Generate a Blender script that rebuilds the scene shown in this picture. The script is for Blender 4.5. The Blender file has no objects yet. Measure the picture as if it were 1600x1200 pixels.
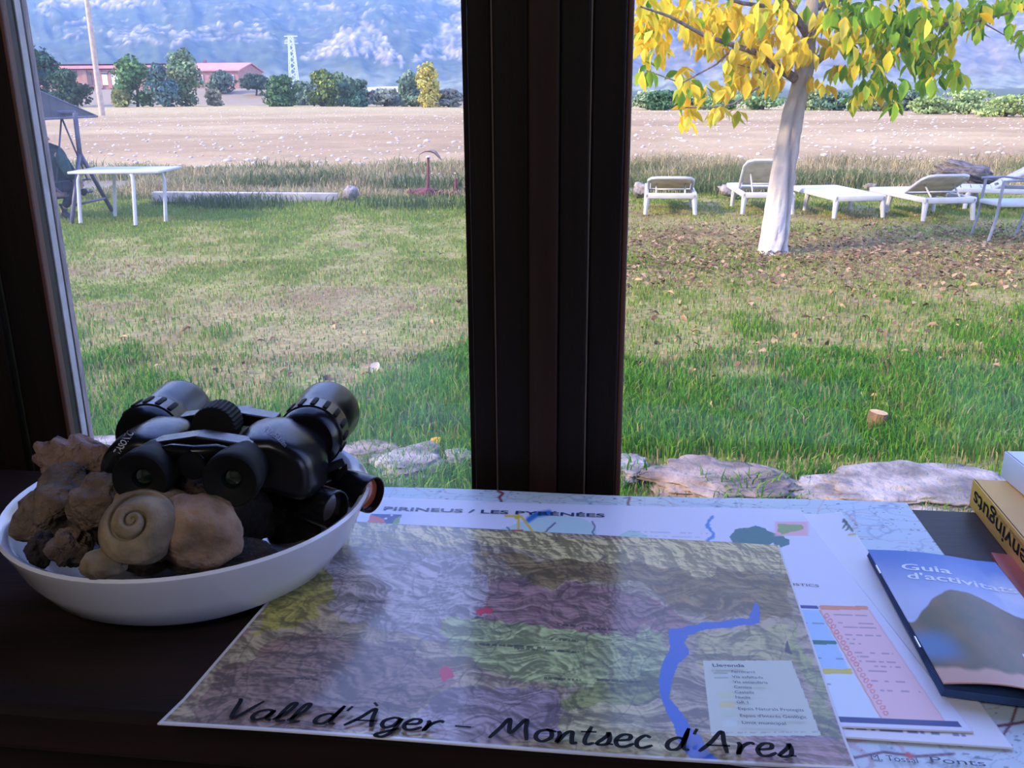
import bpy, bmesh, math, random
import numpy as np
from mathutils import Vector, Matrix, noise as mnoise

random.seed(7)
rng = np.random.default_rng(11)
PI = math.pi
SC = bpy.context.scene
COL = SC.collection

# ------------------------------------------------------------------ camera
FPX = 1430.0
CAM = Vector((0.0, 0.0, 1.15))
_p = math.atan2(1430.0, math.hypot(37.0, 4550.0))
_t = math.asin(37.0 / 4550.0)
FW = Vector((0, math.cos(_p), -math.sin(_p)))
_u = Vector((0, math.sin(_p), math.cos(_p)))
_r = Vector((1, 0, 0))
RT = _r * math.cos(_t) - _u * math.sin(_t)
UP = _u * math.cos(_t) + _r * math.sin(_t)
cam_d = bpy.data.cameras.new('camera')
cam_d.sensor_width = 36.0
cam_d.lens = FPX / 1600.0 * 36.0
cam_d.clip_start = 0.02
cam_d.clip_end = 6000.0
cam = bpy.data.objects.new('camera', cam_d)
COL.objects.link(cam)
_m = Matrix((RT, UP, -FW)).transposed().to_4x4()
_m.translation = CAM
cam.matrix_world = _m
SC.camera = cam

# ------------------------------------------------------------------ sky, sun, exposure
SC.view_settings.view_transform = 'Standard'
SC.view_settings.look = 'None'
SC.view_settings.gamma = 1.0
SC.view_settings.use_curve_mapping = False
SC.view_settings.exposure = 0.55
SC.cycles.use_denoising = True
SC.cycles.max_bounces = 10
SC.cycles.transparent_max_bounces = 16
SC.cycles.caustics_reflective = False
SC.cycles.caustics_refractive = False
SC.cycles.sample_clamp_indirect = 6.0

world = bpy.data.worlds.new('sky')
SC.world = world
world.use_nodes = True
wn = world.node_tree.nodes
wl = world.node_tree.links
wn.clear()
wo = wn.new('ShaderNodeOutputWorld')
wb = wn.new('ShaderNodeBackground')
wr = wn.new('ShaderNodeValToRGB')
wt = wn.new('ShaderNodeTexCoord')
wx = wn.new('ShaderNodeSeparateXYZ')
wl.new(wt.outputs['Generated'], wx.inputs[0])
wl.new(wx.outputs['Z'], wr.inputs['Fac'])
e = wr.color_ramp.elements
e[0].position = 0.0; e[0].color = (0.60, 0.70, 1.0, 1)
e[1].position = 0.75; e[1].color = (0.20, 0.32, 0.88, 1)
k = e.new(0.25); k.color = (0.36, 0.48, 1.0, 1)
wl.new(wr.outputs['Color'], wb.inputs['Color'])
wb.inputs['Strength'].default_value = 3.2
wl.new(wb.outputs[0], wo.inputs['Surface'])

sun_d = bpy.data.lights.new('sun', 'SUN')
sun_d.energy = 5.6
sun_d.angle = math.radians(7)
sun_d.color = (1.0, 0.83, 0.58)
sun = bpy.data.objects.new('sun', sun_d)
COL.objects.link(sun)
sun.rotation_euler = Vector((0.80, 0.34, -0.50)).to_track_quat('-Z', 'Y').to_euler()

# added light behind the viewer, brightens the sides that face the room
room_d = bpy.data.lights.new('added_room_light', 'AREA')
room_d.energy = 11.0
room_d.size = 0.9
room_d.color = (1.0, 0.92, 0.84)
room_l = bpy.data.objects.new('added_room_light', room_d)
COL.objects.link(room_l)
room_l.location = (-0.6, -1.0, 2.33)

# ------------------------------------------------------------------ helpers
def ray(x, y):
    return FW + RT * ((x - 800.0) / FPX) - UP * ((y - 600.0) / FPX)
def P(x, y, z):
    d = ray(x, y)
    return CAM + d * ((z - CAM.z) / d.z)
def Pd(x, y, d):
    return CAM + ray(x, y) * d
def proj(V):
    V = np.asarray(V, float) - np.array(CAM)
    z = V @ np.array(FW)
    z = np.where(np.abs(z) < 1e-6, 1e-6, z)
    return 800 + FPX * (V @ np.array(RT)) / z, 600 - FPX * (V @ np.array(UP)) / z, z

WA = math.radians(-7.2)
WE = Vector((math.cos(WA), math.sin(WA), 0))      # along the window wall
WN = Vector((-math.sin(WA), math.cos(WA), 0))     # outwards
def W(s, n, z):
    v = WE * s + WN * n
    return Vector((v.x, v.y, z))
def s_at(x, y, n):
    d = ray(x, y)
    t = (n - WN.dot(CAM)) / WN.dot(d)
    return WE.dot(CAM + d * t)
WROT = Matrix.Rotation(WA, 4, 'Z')

def tag(o, label=None, cat=None, group=None, kind=None):
    if label: o['label'] = label
    if cat: o['category'] = cat
    if group: o['group'] = group
    if kind: o['kind'] = kind
    return o

def empty(name, loc=(0, 0, 0), rz=0.0, parent=None):
    o = bpy.data.objects.new(name, None)
    o.empty_display_size = 0.05
    COL.objects.link(o)
    o.location = loc
    o.rotation_euler = (0, 0, rz)
    if parent: o.parent = parent
    return o

def link(name, me, mat=None, parent=None, smooth=False):
    o = bpy.data.objects.new(name, me)
    COL.objects.link(o)
    if mat is not None and len(me.materials) == 0:
        me.materials.append(mat)
    if smooth:
        me.polygons.foreach_set('use_smooth', [True] * len(me.polygons))
    if parent: o.parent = parent
    return o

def npmesh(name, V, F, cols=None):
    """fast mesh from numpy: V (n,3), F (m,k)"""
    V = np.ascontiguousarray(V, np.float32)
    F = np.ascontiguousarray(F, np.int32)
    me = bpy.data.meshes.new(name)
    n, (m, k) = len(V), F.shape
    me.vertices.add(n)
    me.vertices.foreach_set('co', V.ravel())
    me.loops.add(m * k)
    me.loops.foreach_set('vertex_index', F.ravel())
    me.polygons.add(m)
    me.polygons.foreach_set('loop_start', np.arange(0, m * k, k, dtype=np.int32))
    me.polygons.foreach_set('loop_total', np.full(m, k, np.int32))
    me.update(calc_edges=True)
    if cols is not None:
        a = me.color_attributes.new('Col', 'FLOAT_COLOR', 'POINT')
        c = np.ones((n, 4), np.float32); c[:, :3] = cols
        a.data.foreach_set('color', c.ravel())
    return me

def gridfaces(nx, ny):
    i = np.arange(nx - 1)[None, :] + nx * np.arange(ny - 1)[:, None]
    i = i.ravel()
    return np.stack([i, i + 1, i + nx + 1, i + nx], 1)

class MB:
    def __init__(s): s.v = []; s.f = []
    def add(s, vs, fs):
        b = len(s.v)
        s.v += [Vector(v) for v in vs]
        s.f += [[i + b for i in f] for f in fs]
        return s
    def box(s, c, size, rot=None, bev=0.0):
        x, y, z = [a / 2 for a in size]
        R = rot.to_3x3() if rot is not None else Matrix.Identity(3)
        c = Vector(c)
        if bev <= 0:
            vs = [c + R @ Vector(p) for p in ((-x,-y,-z),(x,-y,-z),(x,y,-z),(-x,y,-z),(-x,-y,z),(x,-y,z),(x,y,z),(-x,y,z))]
            fs = [(0,3,2,1),(4,5,6,7),(0,1,5,4),(1,2,6,5),(2,3,7,6),(3,0,4,7)]
            return s.add(vs, fs)
        bm = bmesh.new()
        bmesh.ops.create_cube(bm, size=1.0)
        for v in bm.verts: v.co = Vector((v.co.x * 2 * x, v.co.y * 2 * y, v.co.z * 2 * z))
        bmesh.ops.bevel(bm, geom=list(bm.edges), offset=bev, segments=2, affect='EDGES', profile=0.5)
        bm.verts.ensure_lookup_table()
        s.add([c + R @ v.co for v in bm.verts], [[v.index for v in f.verts] for f in bm.faces])
        bm.free()
        return s
    def tube(s, pts, r, n=10, caps=True, flat=1.0):
        pts = [Vector(p) for p in pts]
        rs = r if isinstance(r, (list, tuple)) else [r] * len(pts)
        up = Vector((0, 0, 1))
        b = len(s.v); prev = None
        for i, p in enumerate(pts):
            d = (pts[min(i + 1, len(pts) - 1)] - pts[max(i - 1, 0)]).normalized()
            if prev is None:
                a = d.cross(up)
                if a.length < 1e-3: a = d.cross(Vector((1, 0, 0)))
            else:
                a = prev - d * prev.dot(d)
            a.normalize(); prev = a
            c = d.cross(a)
            for k in range(n):
                t = 2 * PI * k / n
                s.v.append(p + a * math.cos(t) * rs[i] + c * math.sin(t) * rs[i] * flat)
        for i in range(len(pts) - 1):
            for k in range(n):
                k2 = (k + 1) % n
                s.f.append([b + i*n + k, b + i*n + k2, b + (i+1)*n + k2, b + (i+1)*n + k])
        if caps:
            s.f.append([b + k for k in range(n)][::-1])
            e0 = b + (len(pts) - 1) * n
            s.f.append([e0 + k for k in range(n)])
        return s
    def lathe(s, prof, M=None, n=32, close=False):
        """prof: (r, h) list along local z of M"""
        M = M if M is not None else Matrix.Identity(4)
        b = len(s.v)
        for r, h in prof:
            for k in range(n):
                t = 2 * PI * k / n
                s.v.append(M @ Vector((r * math.cos(t), r * math.sin(t), h)))
        for i in range(len(prof) - 1):
            for k in range(n):
                k2 = (k + 1) % n
                s.f.append([b + i*n + k, b + i*n + k2, b + (i+1)*n + k2, b + (i+1)*n + k])
        if prof[0][0] > 1e-5: s.f.append([b + k for k in range(n)][::-1])
        if prof[-1][0] > 1e-5:
            e0 = b + (len(prof) - 1) * n
            s.f.append([e0 + k for k in range(n)])
        return s
    def prism(s, poly, h0, h1, M=None):
        M = M if M is not None else Matrix.Identity(4)
        n = len(poly)
        vs = [M @ Vector((x, y, h0)) for x, y in poly] + [M @ Vector((x, y, h1)) for x, y in poly]
        fs = [list(range(n))[::-1], [n + i for i in range(n)]] + [[i, (i+1) % n, n + (i+1) % n, n + i] for i in range(n)]
        return s.add(vs, fs)
    def build(s, name, mat, parent=None, smooth=False, bev=0.0, autos=None):
        me = bpy.data.meshes.new(name)
        me.from_pydata([tuple(v) for v in s.v], [], s.f)
        bm = bmesh.new(); bm.from_mesh(me)
        bmesh.ops.remove_doubles(bm, verts=bm.verts, dist=1e-6)
        bmesh.ops.recalc_face_normals(bm, faces=bm.faces)
        if bev > 0:
            ed = [e for e in bm.edges if len(e.link_faces) == 2 and e.calc_face_angle(0) > 0.6]
            bmesh.ops.bevel(bm, geom=ed, offset=bev, segments=2, affect='EDGES', profile=0.5)
        if smooth:
            for e in bm.edges:
                if len(e.link_faces) == 2 and e.calc_face_angle(0) > (autos or 0.75): e.smooth = False
        bm.to_mesh(me); bm.free()
        return link(name, me, mat, parent, smooth)

def copy_tree(o, parent=None):
    c = o.copy(); COL.objects.link(c)
    c.parent = parent
    for ch in list(o.children): copy_tree(ch, c)
    return c

# numpy value noise
def _h(ix, iy, sd):
    n = (ix.astype(np.int64) * 374761393 + iy.astype(np.int64) * 668265263 + sd * 974711) & 0xffffffff
    n = ((n ^ (n >> 13)) * 1274126177) & 0xffffffff
    return ((n ^ (n >> 16)) & 0xffff) / 65535.0
def vn(x, y, sd=0):
    x = np.asarray(x, float); y = np.asarray(y, float)
    ix = np.floor(x); iy = np.floor(y); fx = x - ix; fy = y - iy
    fx = fx*fx*(3-2*fx); fy = fy*fy*(3-2*fy)
    a = _h(ix, iy, sd); b = _h(ix+1, iy, sd); c = _h(ix, iy+1, sd); d = _h(ix+1, iy+1, sd)
    return (a*(1-fx)+b*fx)*(1-fy) + (c*(1-fx)+d*fx)*fy
def fbm(x, y, sd=0, oc=5, g=0.5, l=2.03):
    s = 0; a = 1; t = 0
    for i in range(oc):
        s = s + a * vn(x, y, sd + i*17); t += a; a *= g; x = x * l + 13.7; y = y * l + 5.1
    return s / t
def ridged(x, y, sd=0, oc=5):
    s = 0; a = 1; t = 0
    for i in range(oc):
        s = s + a * (1 - np.abs(2*vn(x, y, sd + i*17) - 1)); t += a; a *= 0.55; x = x*2.07+3.1; y = y*2.07+7.7
    return s / t
def sstep(a, b, x):
    t = np.clip((x - a) / (b - a), 0, 1)
    return t*t*(3-2*t)
def inpoly(px, py, poly):
    px = np.asarray(px); py = np.asarray(py)
    r = np.zeros(px.shape, bool); n = len(poly)
    for i in range(n):
        x1, y1 = poly[i]; x2, y2 = poly[(i+1) % n]
        c = ((y1 > py) != (y2 > py)) & (px < (x2-x1) * (py-y1) / ((y2-y1) if y2 != y1 else 1e-9) + x1)
        r ^= c
    return r
def lin(r, g, b):
    f = lambda c: (c/12.92 if c <= 0.04045 else ((c+0.055)/1.055)**2.4)
    return (f(r/255), f(g/255), f(b/255))

# ------------------------------------------------------------------ materials
MATS = {}
def pm(name, c1, c2=None, scale=8.0, rough=0.6, bump=0.0, bscale=None, spec=0.5, coat=0.0, coatr=0.05, metal=0.0,
       stretch=(1, 1, 1), detail=4.0, trans=0.0, lo=0.35, hi=0.65, blend=None):
    m = bpy.data.materials.new(name); m.use_nodes = True
    N = m.node_tree.nodes; L = m.node_tree.links
    b = N['Principled BSDF']
    b.inputs['Roughness'].default_value = rough
    b.inputs['Specular IOR Level'].default_value = spec
    b.inputs['Metallic'].default_value = metal
    b.inputs['Coat Weight'].default_value = coat
    b.inputs['Coat Roughness'].default_value = coatr
    tc = N.new('ShaderNodeTexCoord'); mp = N.new('ShaderNodeMapping')
    mp.inputs['Scale'].default_value = stretch
    L.new(tc.outputs['Object'], mp.inputs['Vector'])
    nt = N.new('ShaderNodeTexNoise'); nt.inputs['Scale'].default_value = scale; nt.inputs['Detail'].default_value = detail
    L.new(mp.outputs[0], nt.inputs['Vector'])
    rp = N.new('ShaderNodeValToRGB')
    c2 = c2 or tuple(c * 0.85 for c in c1)
    rp.color_ramp.elements[0].position = lo; rp.color_ramp.elements[0].color = (*c1, 1)
    rp.color_ramp.elements[1].position = hi; rp.color_ramp.elements[1].color = (*c2, 1)
    L.new(nt.outputs['Fac'], rp.inputs['Fac'])
    L.new(rp.outputs['Color'], b.inputs['Base Color'])
    if bump > 0:
        n2 = N.new('ShaderNodeTexNoise'); n2.inputs['Scale'].default_value = bscale or scale * 3; n2.inputs['Detail'].default_value = 5
        L.new(mp.outputs[0], n2.inputs['Vector'])
        bp = N.new('ShaderNodeBump'); bp.inputs['Strength'].default_value = bump; bp.inputs['Distance'].default_value = 0.02
        L.new(n2.outputs['Fac'], bp.inputs['Height']); L.new(bp.outputs[0], b.inputs['Normal'])
    MATS[name] = m
    return m

def vcm(name, rough=0.7, spec=0.3, coat=0.0, coatr=0.05, var=0.0, vscale=6.0, transl=0.0, bump=0.0, bscale=40.0, gain=1.0):
    """material that shows the printed / grown colour stored with the mesh"""
    m = bpy.data.materials.new(name); m.use_nodes = True
    N = m.node_tree.nodes; L = m.node_tree.links
    b = N['Principled BSDF']
    b.inputs['Roughness'].default_value = rough
    b.inputs['Specular IOR Level'].default_value = spec
    b.inputs['Coat Weight'].default_value = coat
    b.inputs['Coat Roughness'].default_value = coatr
    a = N.new('ShaderNodeAttribute'); a.attribute_name = 'Col'
    src = a.outputs['Color']
    if gain != 1.0:
        gv = N.new('ShaderNodeVectorMath'); gv.operation = 'MULTIPLY'; gv.inputs[1].default_value = gain if isinstance(gain, tuple) else (gain, gain, gain)
        L.new(src, gv.inputs[0]); src = gv.outputs[0]
    tc = N.new('ShaderNodeTexCoord')
    if var > 0:
        nt = N.new('ShaderNodeTexNoise'); nt.inputs['Scale'].default_value = vscale; nt.inputs['Detail'].default_value = 6
        L.new(tc.outputs['Object'], nt.inputs['Vector'])
        mr = N.new('ShaderNodeMapRange'); mr.inputs[1].default_value = 0.3; mr.inputs[2].default_value = 0.7
        mr.inputs[3].default_value = 1 - var; mr.inputs[4].default_value = 1 + var
        L.new(nt.outputs['Fac'], mr.inputs[0])
        mx = N.new('ShaderNodeVectorMath'); mx.operation = 'SCALE'
        L.new(src, mx.inputs[0]); L.new(mr.outputs[0], mx.inputs['Scale'])
        src = mx.outputs[0]
    L.new(src, b.inputs['Base Color'])
    if bump > 0:
        n2 = N.new('ShaderNodeTexNoise'); n2.inputs['Scale'].default_value = bscale; n2.inputs['Detail'].default_value = 5
        L.new(tc.outputs['Object'], n2.inputs['Vector'])
        bp = N.new('ShaderNodeBump'); bp.inputs['Strength'].default_value = bump; bp.inputs['Distance'].default_value = 0.02
        L.new(n2.outputs['Fac'], bp.inputs['Height']); L.new(bp.outputs[0], b.inputs['Normal'])
    if transl > 0:
        t = N.new('ShaderNodeBsdfTranslucent'); L.new(src, t.inputs['Color'])
        mix = N.new('ShaderNodeMixShader'); mix.inputs[0].default_value = transl
        L.new(b.outputs[0], mix.inputs[1]); L.new(t.outputs[0], mix.inputs[2])
        L.new(mix.outputs[0], N['Material Output'].inputs['Surface'])
    MATS[name] = m
    return m

def glassm(name, tint=(0.97, 0.98, 0.97), dust=0.0, refl=1.0):
    m = bpy.data.materials.new(name); m.use_nodes = True
    N = m.node_tree.nodes; L = m.node_tree.links
    N.remove(N['Principled BSDF'])
    tr = N.new('ShaderNodeBsdfTransparent'); tr.inputs['Color'].default_value = (*tint, 1)
    gl = N.new('ShaderNodeBsdfGlossy'); gl.inputs['Roughness'].default_value = 0.0
    fr = N.new('ShaderNodeFresnel')
    ge = N.new('ShaderNodeNewGeometry'); mi = N.new('ShaderNodeMapRange')      # same reflection from both faces of the pane
    mi.inputs[3].default_value = 1.5; mi.inputs[4].default_value = 1/1.5
    L.new(ge.outputs['Backfacing'], mi.inputs[0]); L.new(mi.outputs[0], fr.inputs['IOR'])
    mu = N.new('ShaderNodeMath'); mu.operation = 'MULTIPLY'; mu.inputs[1].default_value = refl
    L.new(fr.outputs[0], mu.inputs[0])
    mx = N.new('ShaderNodeMixShader')
    L.new(mu.outputs[0], mx.inputs[0]); L.new(tr.outputs[0], mx.inputs[1]); L.new(gl.outputs[0], mx.inputs[2])
    out = mx.outputs[0]
    if dust > 0:
        df = N.new('ShaderNodeBsdfTranslucent'); df.inputs['Color'].default_value = (0.9, 0.9, 0.92, 1)
        tc = N.new('ShaderNodeTexCoord'); nt = N.new('ShaderNodeTexNoise'); nt.inputs['Scale'].default_value = 2.0; nt.inputs['Detail'].default_value = 6
        L.new(tc.outputs['Object'], nt.inputs['Vector'])
        mr = N.new('ShaderNodeMapRange'); mr.inputs[1].default_value = 0.35; mr.inputs[2].default_value = 0.75
        mr.inputs[3].default_value = dust * 0.4; mr.inputs[4].default_value = dust
        L.new(nt.outputs['Fac'], mr.inputs[0])
        m2 = N.new('ShaderNodeMixShader')
        L.new(mr.outputs[0], m2.inputs[0]); L.new(out, m2.inputs[1]); L.new(df.outputs[0], m2.inputs[2])
        out = m2.outputs[0]
    L.new(out, N['Material Output'].inputs['Surface'])
    MATS[name] = m
    return m

M_wood = pm('dark_wood', (0.013, 0.0075, 0.006), (0.007, 0.0045, 0.004), 5, 0.6, 0.12, 30, spec=.2, stretch=(14, 14, 0.8))
M_woodmid = pm('brown_wood', (0.036, 0.017, 0.012), (0.022, 0.011, 0.008), 5, 0.6, 0.12, 30, spec=.2, stretch=(14, 14, 0.8))
M_woodred = pm('red_brown_wood', (0.13, 0.055, 0.042), (0.09, 0.04, 0.03), 6, 0.5, 0.1, 30, stretch=(14, 14, 0.8))
M_gasket = pm('pale_gasket', (0.60, 0.58, 0.58), (0.45, 0.43, 0.44), 40, 0.5)
M_weathered = pm('weathered_wood', (0.40, 0.31, 0.30), (0.24, 0.19, 0.19), 30, 0.8, 0.3, 60, stretch=(6, 6, 1))
M_groove = pm('joint_light', (0.16, 0.12, 0.10), (0.11, 0.085, 0.07), 20, 0.5)
M_black = pm('black_rubber', (0.012, 0.012, 0.013), (0.008, 0.008, 0.009), 30, 0.5)
M_table = pm('table_wood', (0.026, 0.013, 0.012), (0.013, 0.008, 0.007), 3, 0.45, 0.05, 12, spec=.25, stretch=(1, 9, 9))
M_plaster = pm('plaster', (0.42, 0.38, 0.34), (0.36, 0.33, 0.30), 3, 0.9, 0.1, 40)
M_floor = pm('floor_tile', (0.16, 0.09, 0.06), (0.11, 0.06, 0.04), 4, 0.6)
M_ceil = pm('ceiling_wood', (0.10, 0.06, 0.04), (0.07, 0.04, 0.03), 4, 0.6, stretch=(1, 10, 10))
M_glass = glassm('window_glass', dust=0.05)
M_glass2 = glassm('window_glass_clean', dust=0.015)

# ================================================================== the room and its window
WIN_B, WIN_T = 0.42, 2.15
NF = 0.86            # inner face of the window frames
NG = 0.905           # glass plane
sL = s_at(130, 690, 0.93)      # right edge of left frame
px_b = [725, 735, 771, 774, 828, 873, 918, 920, 970, 980]
sb = [s_at(x, 400, 0.86) for x in px_b]
S0, S1 = -1.75, 2.6
NB = -3.2
BZ0, BZ1 = 0.75, 2.15

def wbox(mb, s0, s1, n0, n1, z0, z1, bev=0):
    c = W((s0+s1)/2, (n0+n1)/2, (z0+z1)/2)
    return mb.box(c, (abs(s1-s0), abs(n1-n0), abs(z1-z0)), WROT, bev)
def struct(name, mb, mat, parent=None, **kw):
    o = mb.build(name, mat, parent, **kw)
    if parent is None: o['kind'] = 'structure'
    return o

struct('floor', wbox(MB(), S0-.2, S1+.2, NB-.2, 1.0, -0.12, 0.0), M_floor)
struct('ceiling', wbox(MB(), S0-.2, S1+.2, NB-.2, 1.25, 2.45, 2.57), M_ceil)
struct('wall_left', wbox(MB(), S0-.2, S0, NB, 1.0, 0, 2.45), M_plaster)
wrt = MB(); RN0, RN1 = -1.7, 0.25
wbox(wrt, S1, S1+.2, NB, RN0, 0, 2.45); wbox(wrt, S1, S1+.2, RN1, 1.0, 0, 2.45)
wbox(wrt, S1, S1+.2, RN0, RN1, 0, BZ0); wbox(wrt, S1, S1+.2, RN0, RN1, BZ1, 2.45)
struct('wall_right', wrt, M_plaster)
struct('wall_back', wbox(MB(), S0-.2, S1+.2, NB-.2, NB, 0, 2.45), M_plaster)
wrt = MB(); RN0, RN1 = -1.7, 0.25
wbox(wrt, S1, S1+.2, NB, RN0, 0, 2.45); wbox(wrt, S1, S1+.2, RN1, 1.0, 0, 2.45)
wbox(wrt, S1, S1+.2, RN0, RN1, 0, BZ0); wbox(wrt, S1, S1+.2, RN0, RN1, BZ1, 2.45)
struct('wall_right', wrt, M_plaster)
wbk = MB(); BW0, BW1 = -1.3, 1.3
wbox(wbk, S0-.2, BW0, NB-.2, NB, 0, 2.45); wbox(wbk, BW1, S1+.2, NB-.2, NB, 0, 2.45)
wbox(wbk, BW0, BW1, NB-.2, NB, 0, BZ0); wbox(wbk, BW0, BW1, NB-.2, NB, BZ1, 2.45)
struct('wall_back', wbk, M_plaster)
SR = 1.75
SLJ = s_at(5, 560, NF) - 0.0   # left limit of the jamb boards seen
wf = MB()
wbox(wf, S0, S1, 0.93, 1.03, -.12, WIN_B)
wbox(wf, S0, S1, 0.93, 1.03, WIN_T, 2.45)
wbox(wf, S0, sL-0.16, 0.93, 1.03, WIN_B, WIN_T)
wbox(wf, SR, S1, 0.93, 1.03, WIN_B, WIN_T)
struct('wall_front', wf, M_plaster)
# timber lining of the wall left of the window
t = empty('trim_1', W(sL-0.5, NF, 0)); t['kind'] = 'structure'
def tw(o): return o
def wpart(name, s0, s1, n0, n1, z0, z1, mat, root, bev=0.002):
    mb = MB(); wbox(mb, s0, s1, n0, n1, z0, z1, bev)
    o = mb.build(name, mat, None)
    o.parent = root
    o.matrix_parent_inverse = Matrix.Translation(-Vector(root.location))
    return o
sj = [s_at(84, 560, .862), s_at(100, 560, .872), s_at(106, 560, .886), s_at(119, 560, .896), s_at(129, 560, .916)]
sL = sj[4]
xs = [-1.7, -1.3, -1.06, -0.90, -0.76, sj[0]-0.045]
for a, b, m, d in zip(xs[:-1], xs[1:], (M_wood, M_wood, M_woodmid, M_wood, M_wood), (0, 0, .012, 0, .008)):
    wpart('plank', a+.001, b-.001, NF-d, 0.93, 0.0, 2.45, m, t)

# window 1 (left), window 2 (right), post between them
w1 = empty('window_1', W(sL, NG, WIN_B)); w1['kind'] = 'structure'
wpart('frame_stile', sj[0]-0.045, sj[0], NF+.003, 0.866, WIN_B, WIN_T, M_wood, w1)
wpart('frame_stile', sj[0], sj[1], NF+.002, 0.872, WIN_B, WIN_T, M_woodred, w1)
wpart('rubber_seal', sj[1]-.012, s_at(106, 560, .882), .874, .882, WIN_B, WIN_T, M_black, w1, 0)
wpart('glazing_bead', sj[2]-.010, sj[3], .886, .896, WIN_B, WIN_T, M_gasket, w1, 0.001)
wpart('rubber_seal', sj[3]-.012, s_at(121, 560, .899), .8962, .899, WIN_B, WIN_T, M_black, w1, 0)
wpart('outer_stile', sj[3]-.020, sj[4], .900, .916, WIN_B, WIN_T, M_weathered, w1)
wpart('frame_rail', sj[3], sb[0], .88, 0.93, WIN_T-.06, WIN_T, M_wood, w1)
wpart('frame_rail', sj[3], sb[0], .88, 0.93, WIN_B, WIN_B+.06, M_wood, w1)
g1 = wpart('glass_pane', sL-.004, sb[0]+.004, NG-.003, NG+.003, WIN_B+.05, WIN_T-.05, M_glass, w1, 0)
w2 = empty('window_2', W(sb[-1], NG, WIN_B)); w2['kind'] = 'structure'
wpart('frame_stile', SR-.07, SR, NF, 0.93, WIN_B, WIN_T, M_wood, w2)
wpart('frame_rail', sb[-1], SR, NF, 0.93, WIN_T-.06, WIN_T, M_wood, w2)
wpart('frame_rail', sb[-1], SR, NF, 0.93, WIN_B, WIN_B+.06, M_wood, w2)
wpart('glass_pane', sb[-1]-.004, SR-.06, NG-.003, NG+.003, WIN_B+.05, WIN_T-.05, M_glass2, w2, 0)
tp = empty('trim_2', W((sb[0]+sb[-1])/2, NF, WIN_B)); tp['kind'] = 'structure'
Z0, Z1 = 0.0, 2.45
wpart('stop_bead', sb[0], sb[1], NF+.012, 0.94, Z0, Z1, M_wood, tp)
wpart('frame_stile', sb[1], sb[2], NF+.004, 0.93, Z0, Z1, M_wood, tp)
wpart('joint_strip', sb[2], sb[3], NF+.002, 0.93, Z0, Z1, M_groove, tp, 0)
wpart('post_board', sb[3], sb[4], NF-.004, 0.93, Z0, Z1, M_wood, tp)
wpart('cover_strip', sb[4], sb[5], NF-.012, 0.93, Z0, Z1, M_woodmid, tp)
wpart('post_board', sb[5], sb[6], NF-.004, 0.93, Z0, Z1, M_wood, tp)
wpart('joint_strip', sb[6], sb[7], NF-.002, 0.93, Z0, Z1, M_groove, tp, 0)
wpart('frame_stile', sb[7], sb[8], NF+.004, 0.93, Z0, Z1, M_wood, tp)
wpart('stop_bead', sb[8], sb[9], NF+.010, 0.94, Z0, Z1, M_woodred, tp)

# the room's other window, in the wall at the right
w4 = empty('window_3', W(S1+.1, (RN0+RN1)/2, BZ0)); w4['kind'] = 'structure'
for a, b in ((RN0, RN0+.06), (RN1-.06, RN1)): wpart('frame_stile', S1+.07, S1+.14, a, b, BZ0, BZ1, M_wood, w4)
for a, b in ((BZ0, BZ0+.06), (BZ1-.06, BZ1)): wpart('frame_rail', S1+.07, S1+.14, RN0+.06, RN1-.06, a, b, M_wood, w4)
wpart('glass_pane', S1+.102, S1+.108, RN0+.055, RN1-.055, BZ0+.055, BZ1-.055, M_glass2, w4, 0)
# unseen ceiling lamp added to go with the room light
lamp = empty('added_ceiling_lamp', (-0.6, -1.0, 2.45)); tag(lamp, 'flat round unseen ceiling lamp added to light the room', 'lamp')
MB().lathe([(0.0, 0.0), (0.30, 0.0), (0.30, -0.05), (0.26, -0.09), (0.0, -0.09)]).build('added_lamp_body', M_gasket, lamp, smooth=True)

# table
TZ = 0.78
tb = empty('wooden_table', W(0.35, 0.64, 0)); tag(tb, 'long dark brown wooden table pushed up to the window', 'table')
def tpart(name, s0, s1, n0, n1, z0, z1, mat, bev): return wpart(name, s0, s1, n0, n1, z0, z1, mat, tb, bev)
tpart('tabletop', -1.0, 1.5, 0.453, 0.823, TZ-.035, TZ, M_table, .006)
for s in (-.9, 1.4):
    for n in (.50, .77): tpart('leg', s-.03, s+.03, n-.03, n+.03, 0, TZ-.035, M_table, .004)
tpart('apron', -.87, 1.37, .495, .515, TZ-.12, TZ-.035, M_table, .002)
tpart('apron', -.87, 1.37, .755, .775, TZ-.12, TZ-.035, M_table, .002)

# ================================================================== outside: ground
GZ = -0.45           # garden lies below the floor; outside level and distances scaled up about the camera
def TZf(x, y):
    x = np.asarray(x, float); y = np.asarray(y, float)
    px = 800 + 1430 * x / np.maximum(y, 1)
    left = sstep(760, 420, px)
    z = GZ + left * (0.42 * sstep(77, 165, y) + 3.2 * sstep(169, 199, y))
    z = z + sstep(205, 430, y) * 3.6
    z = z + 0.06 * (fbm(x*.18, y*.18, 5, 3) - .5) * sstep(15, 22, y)
    return z
def gz(x, y): return float(TZf(np.array([x]), np.array([y]))[0])
def gxy(px, d):
    """ground point in image column px at distance d"""
    r = ray(px, 160); x = r.x / r.y * d
    return Vector((x, d, gz(x, d)))
for nm, a, b in (('plinth_left', S0-.2, S1+.2),):
    struct('wall_plinth', wbox(MB(), a, b, .80, 1.03, GZ-.2, -.12), M_plaster)

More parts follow.
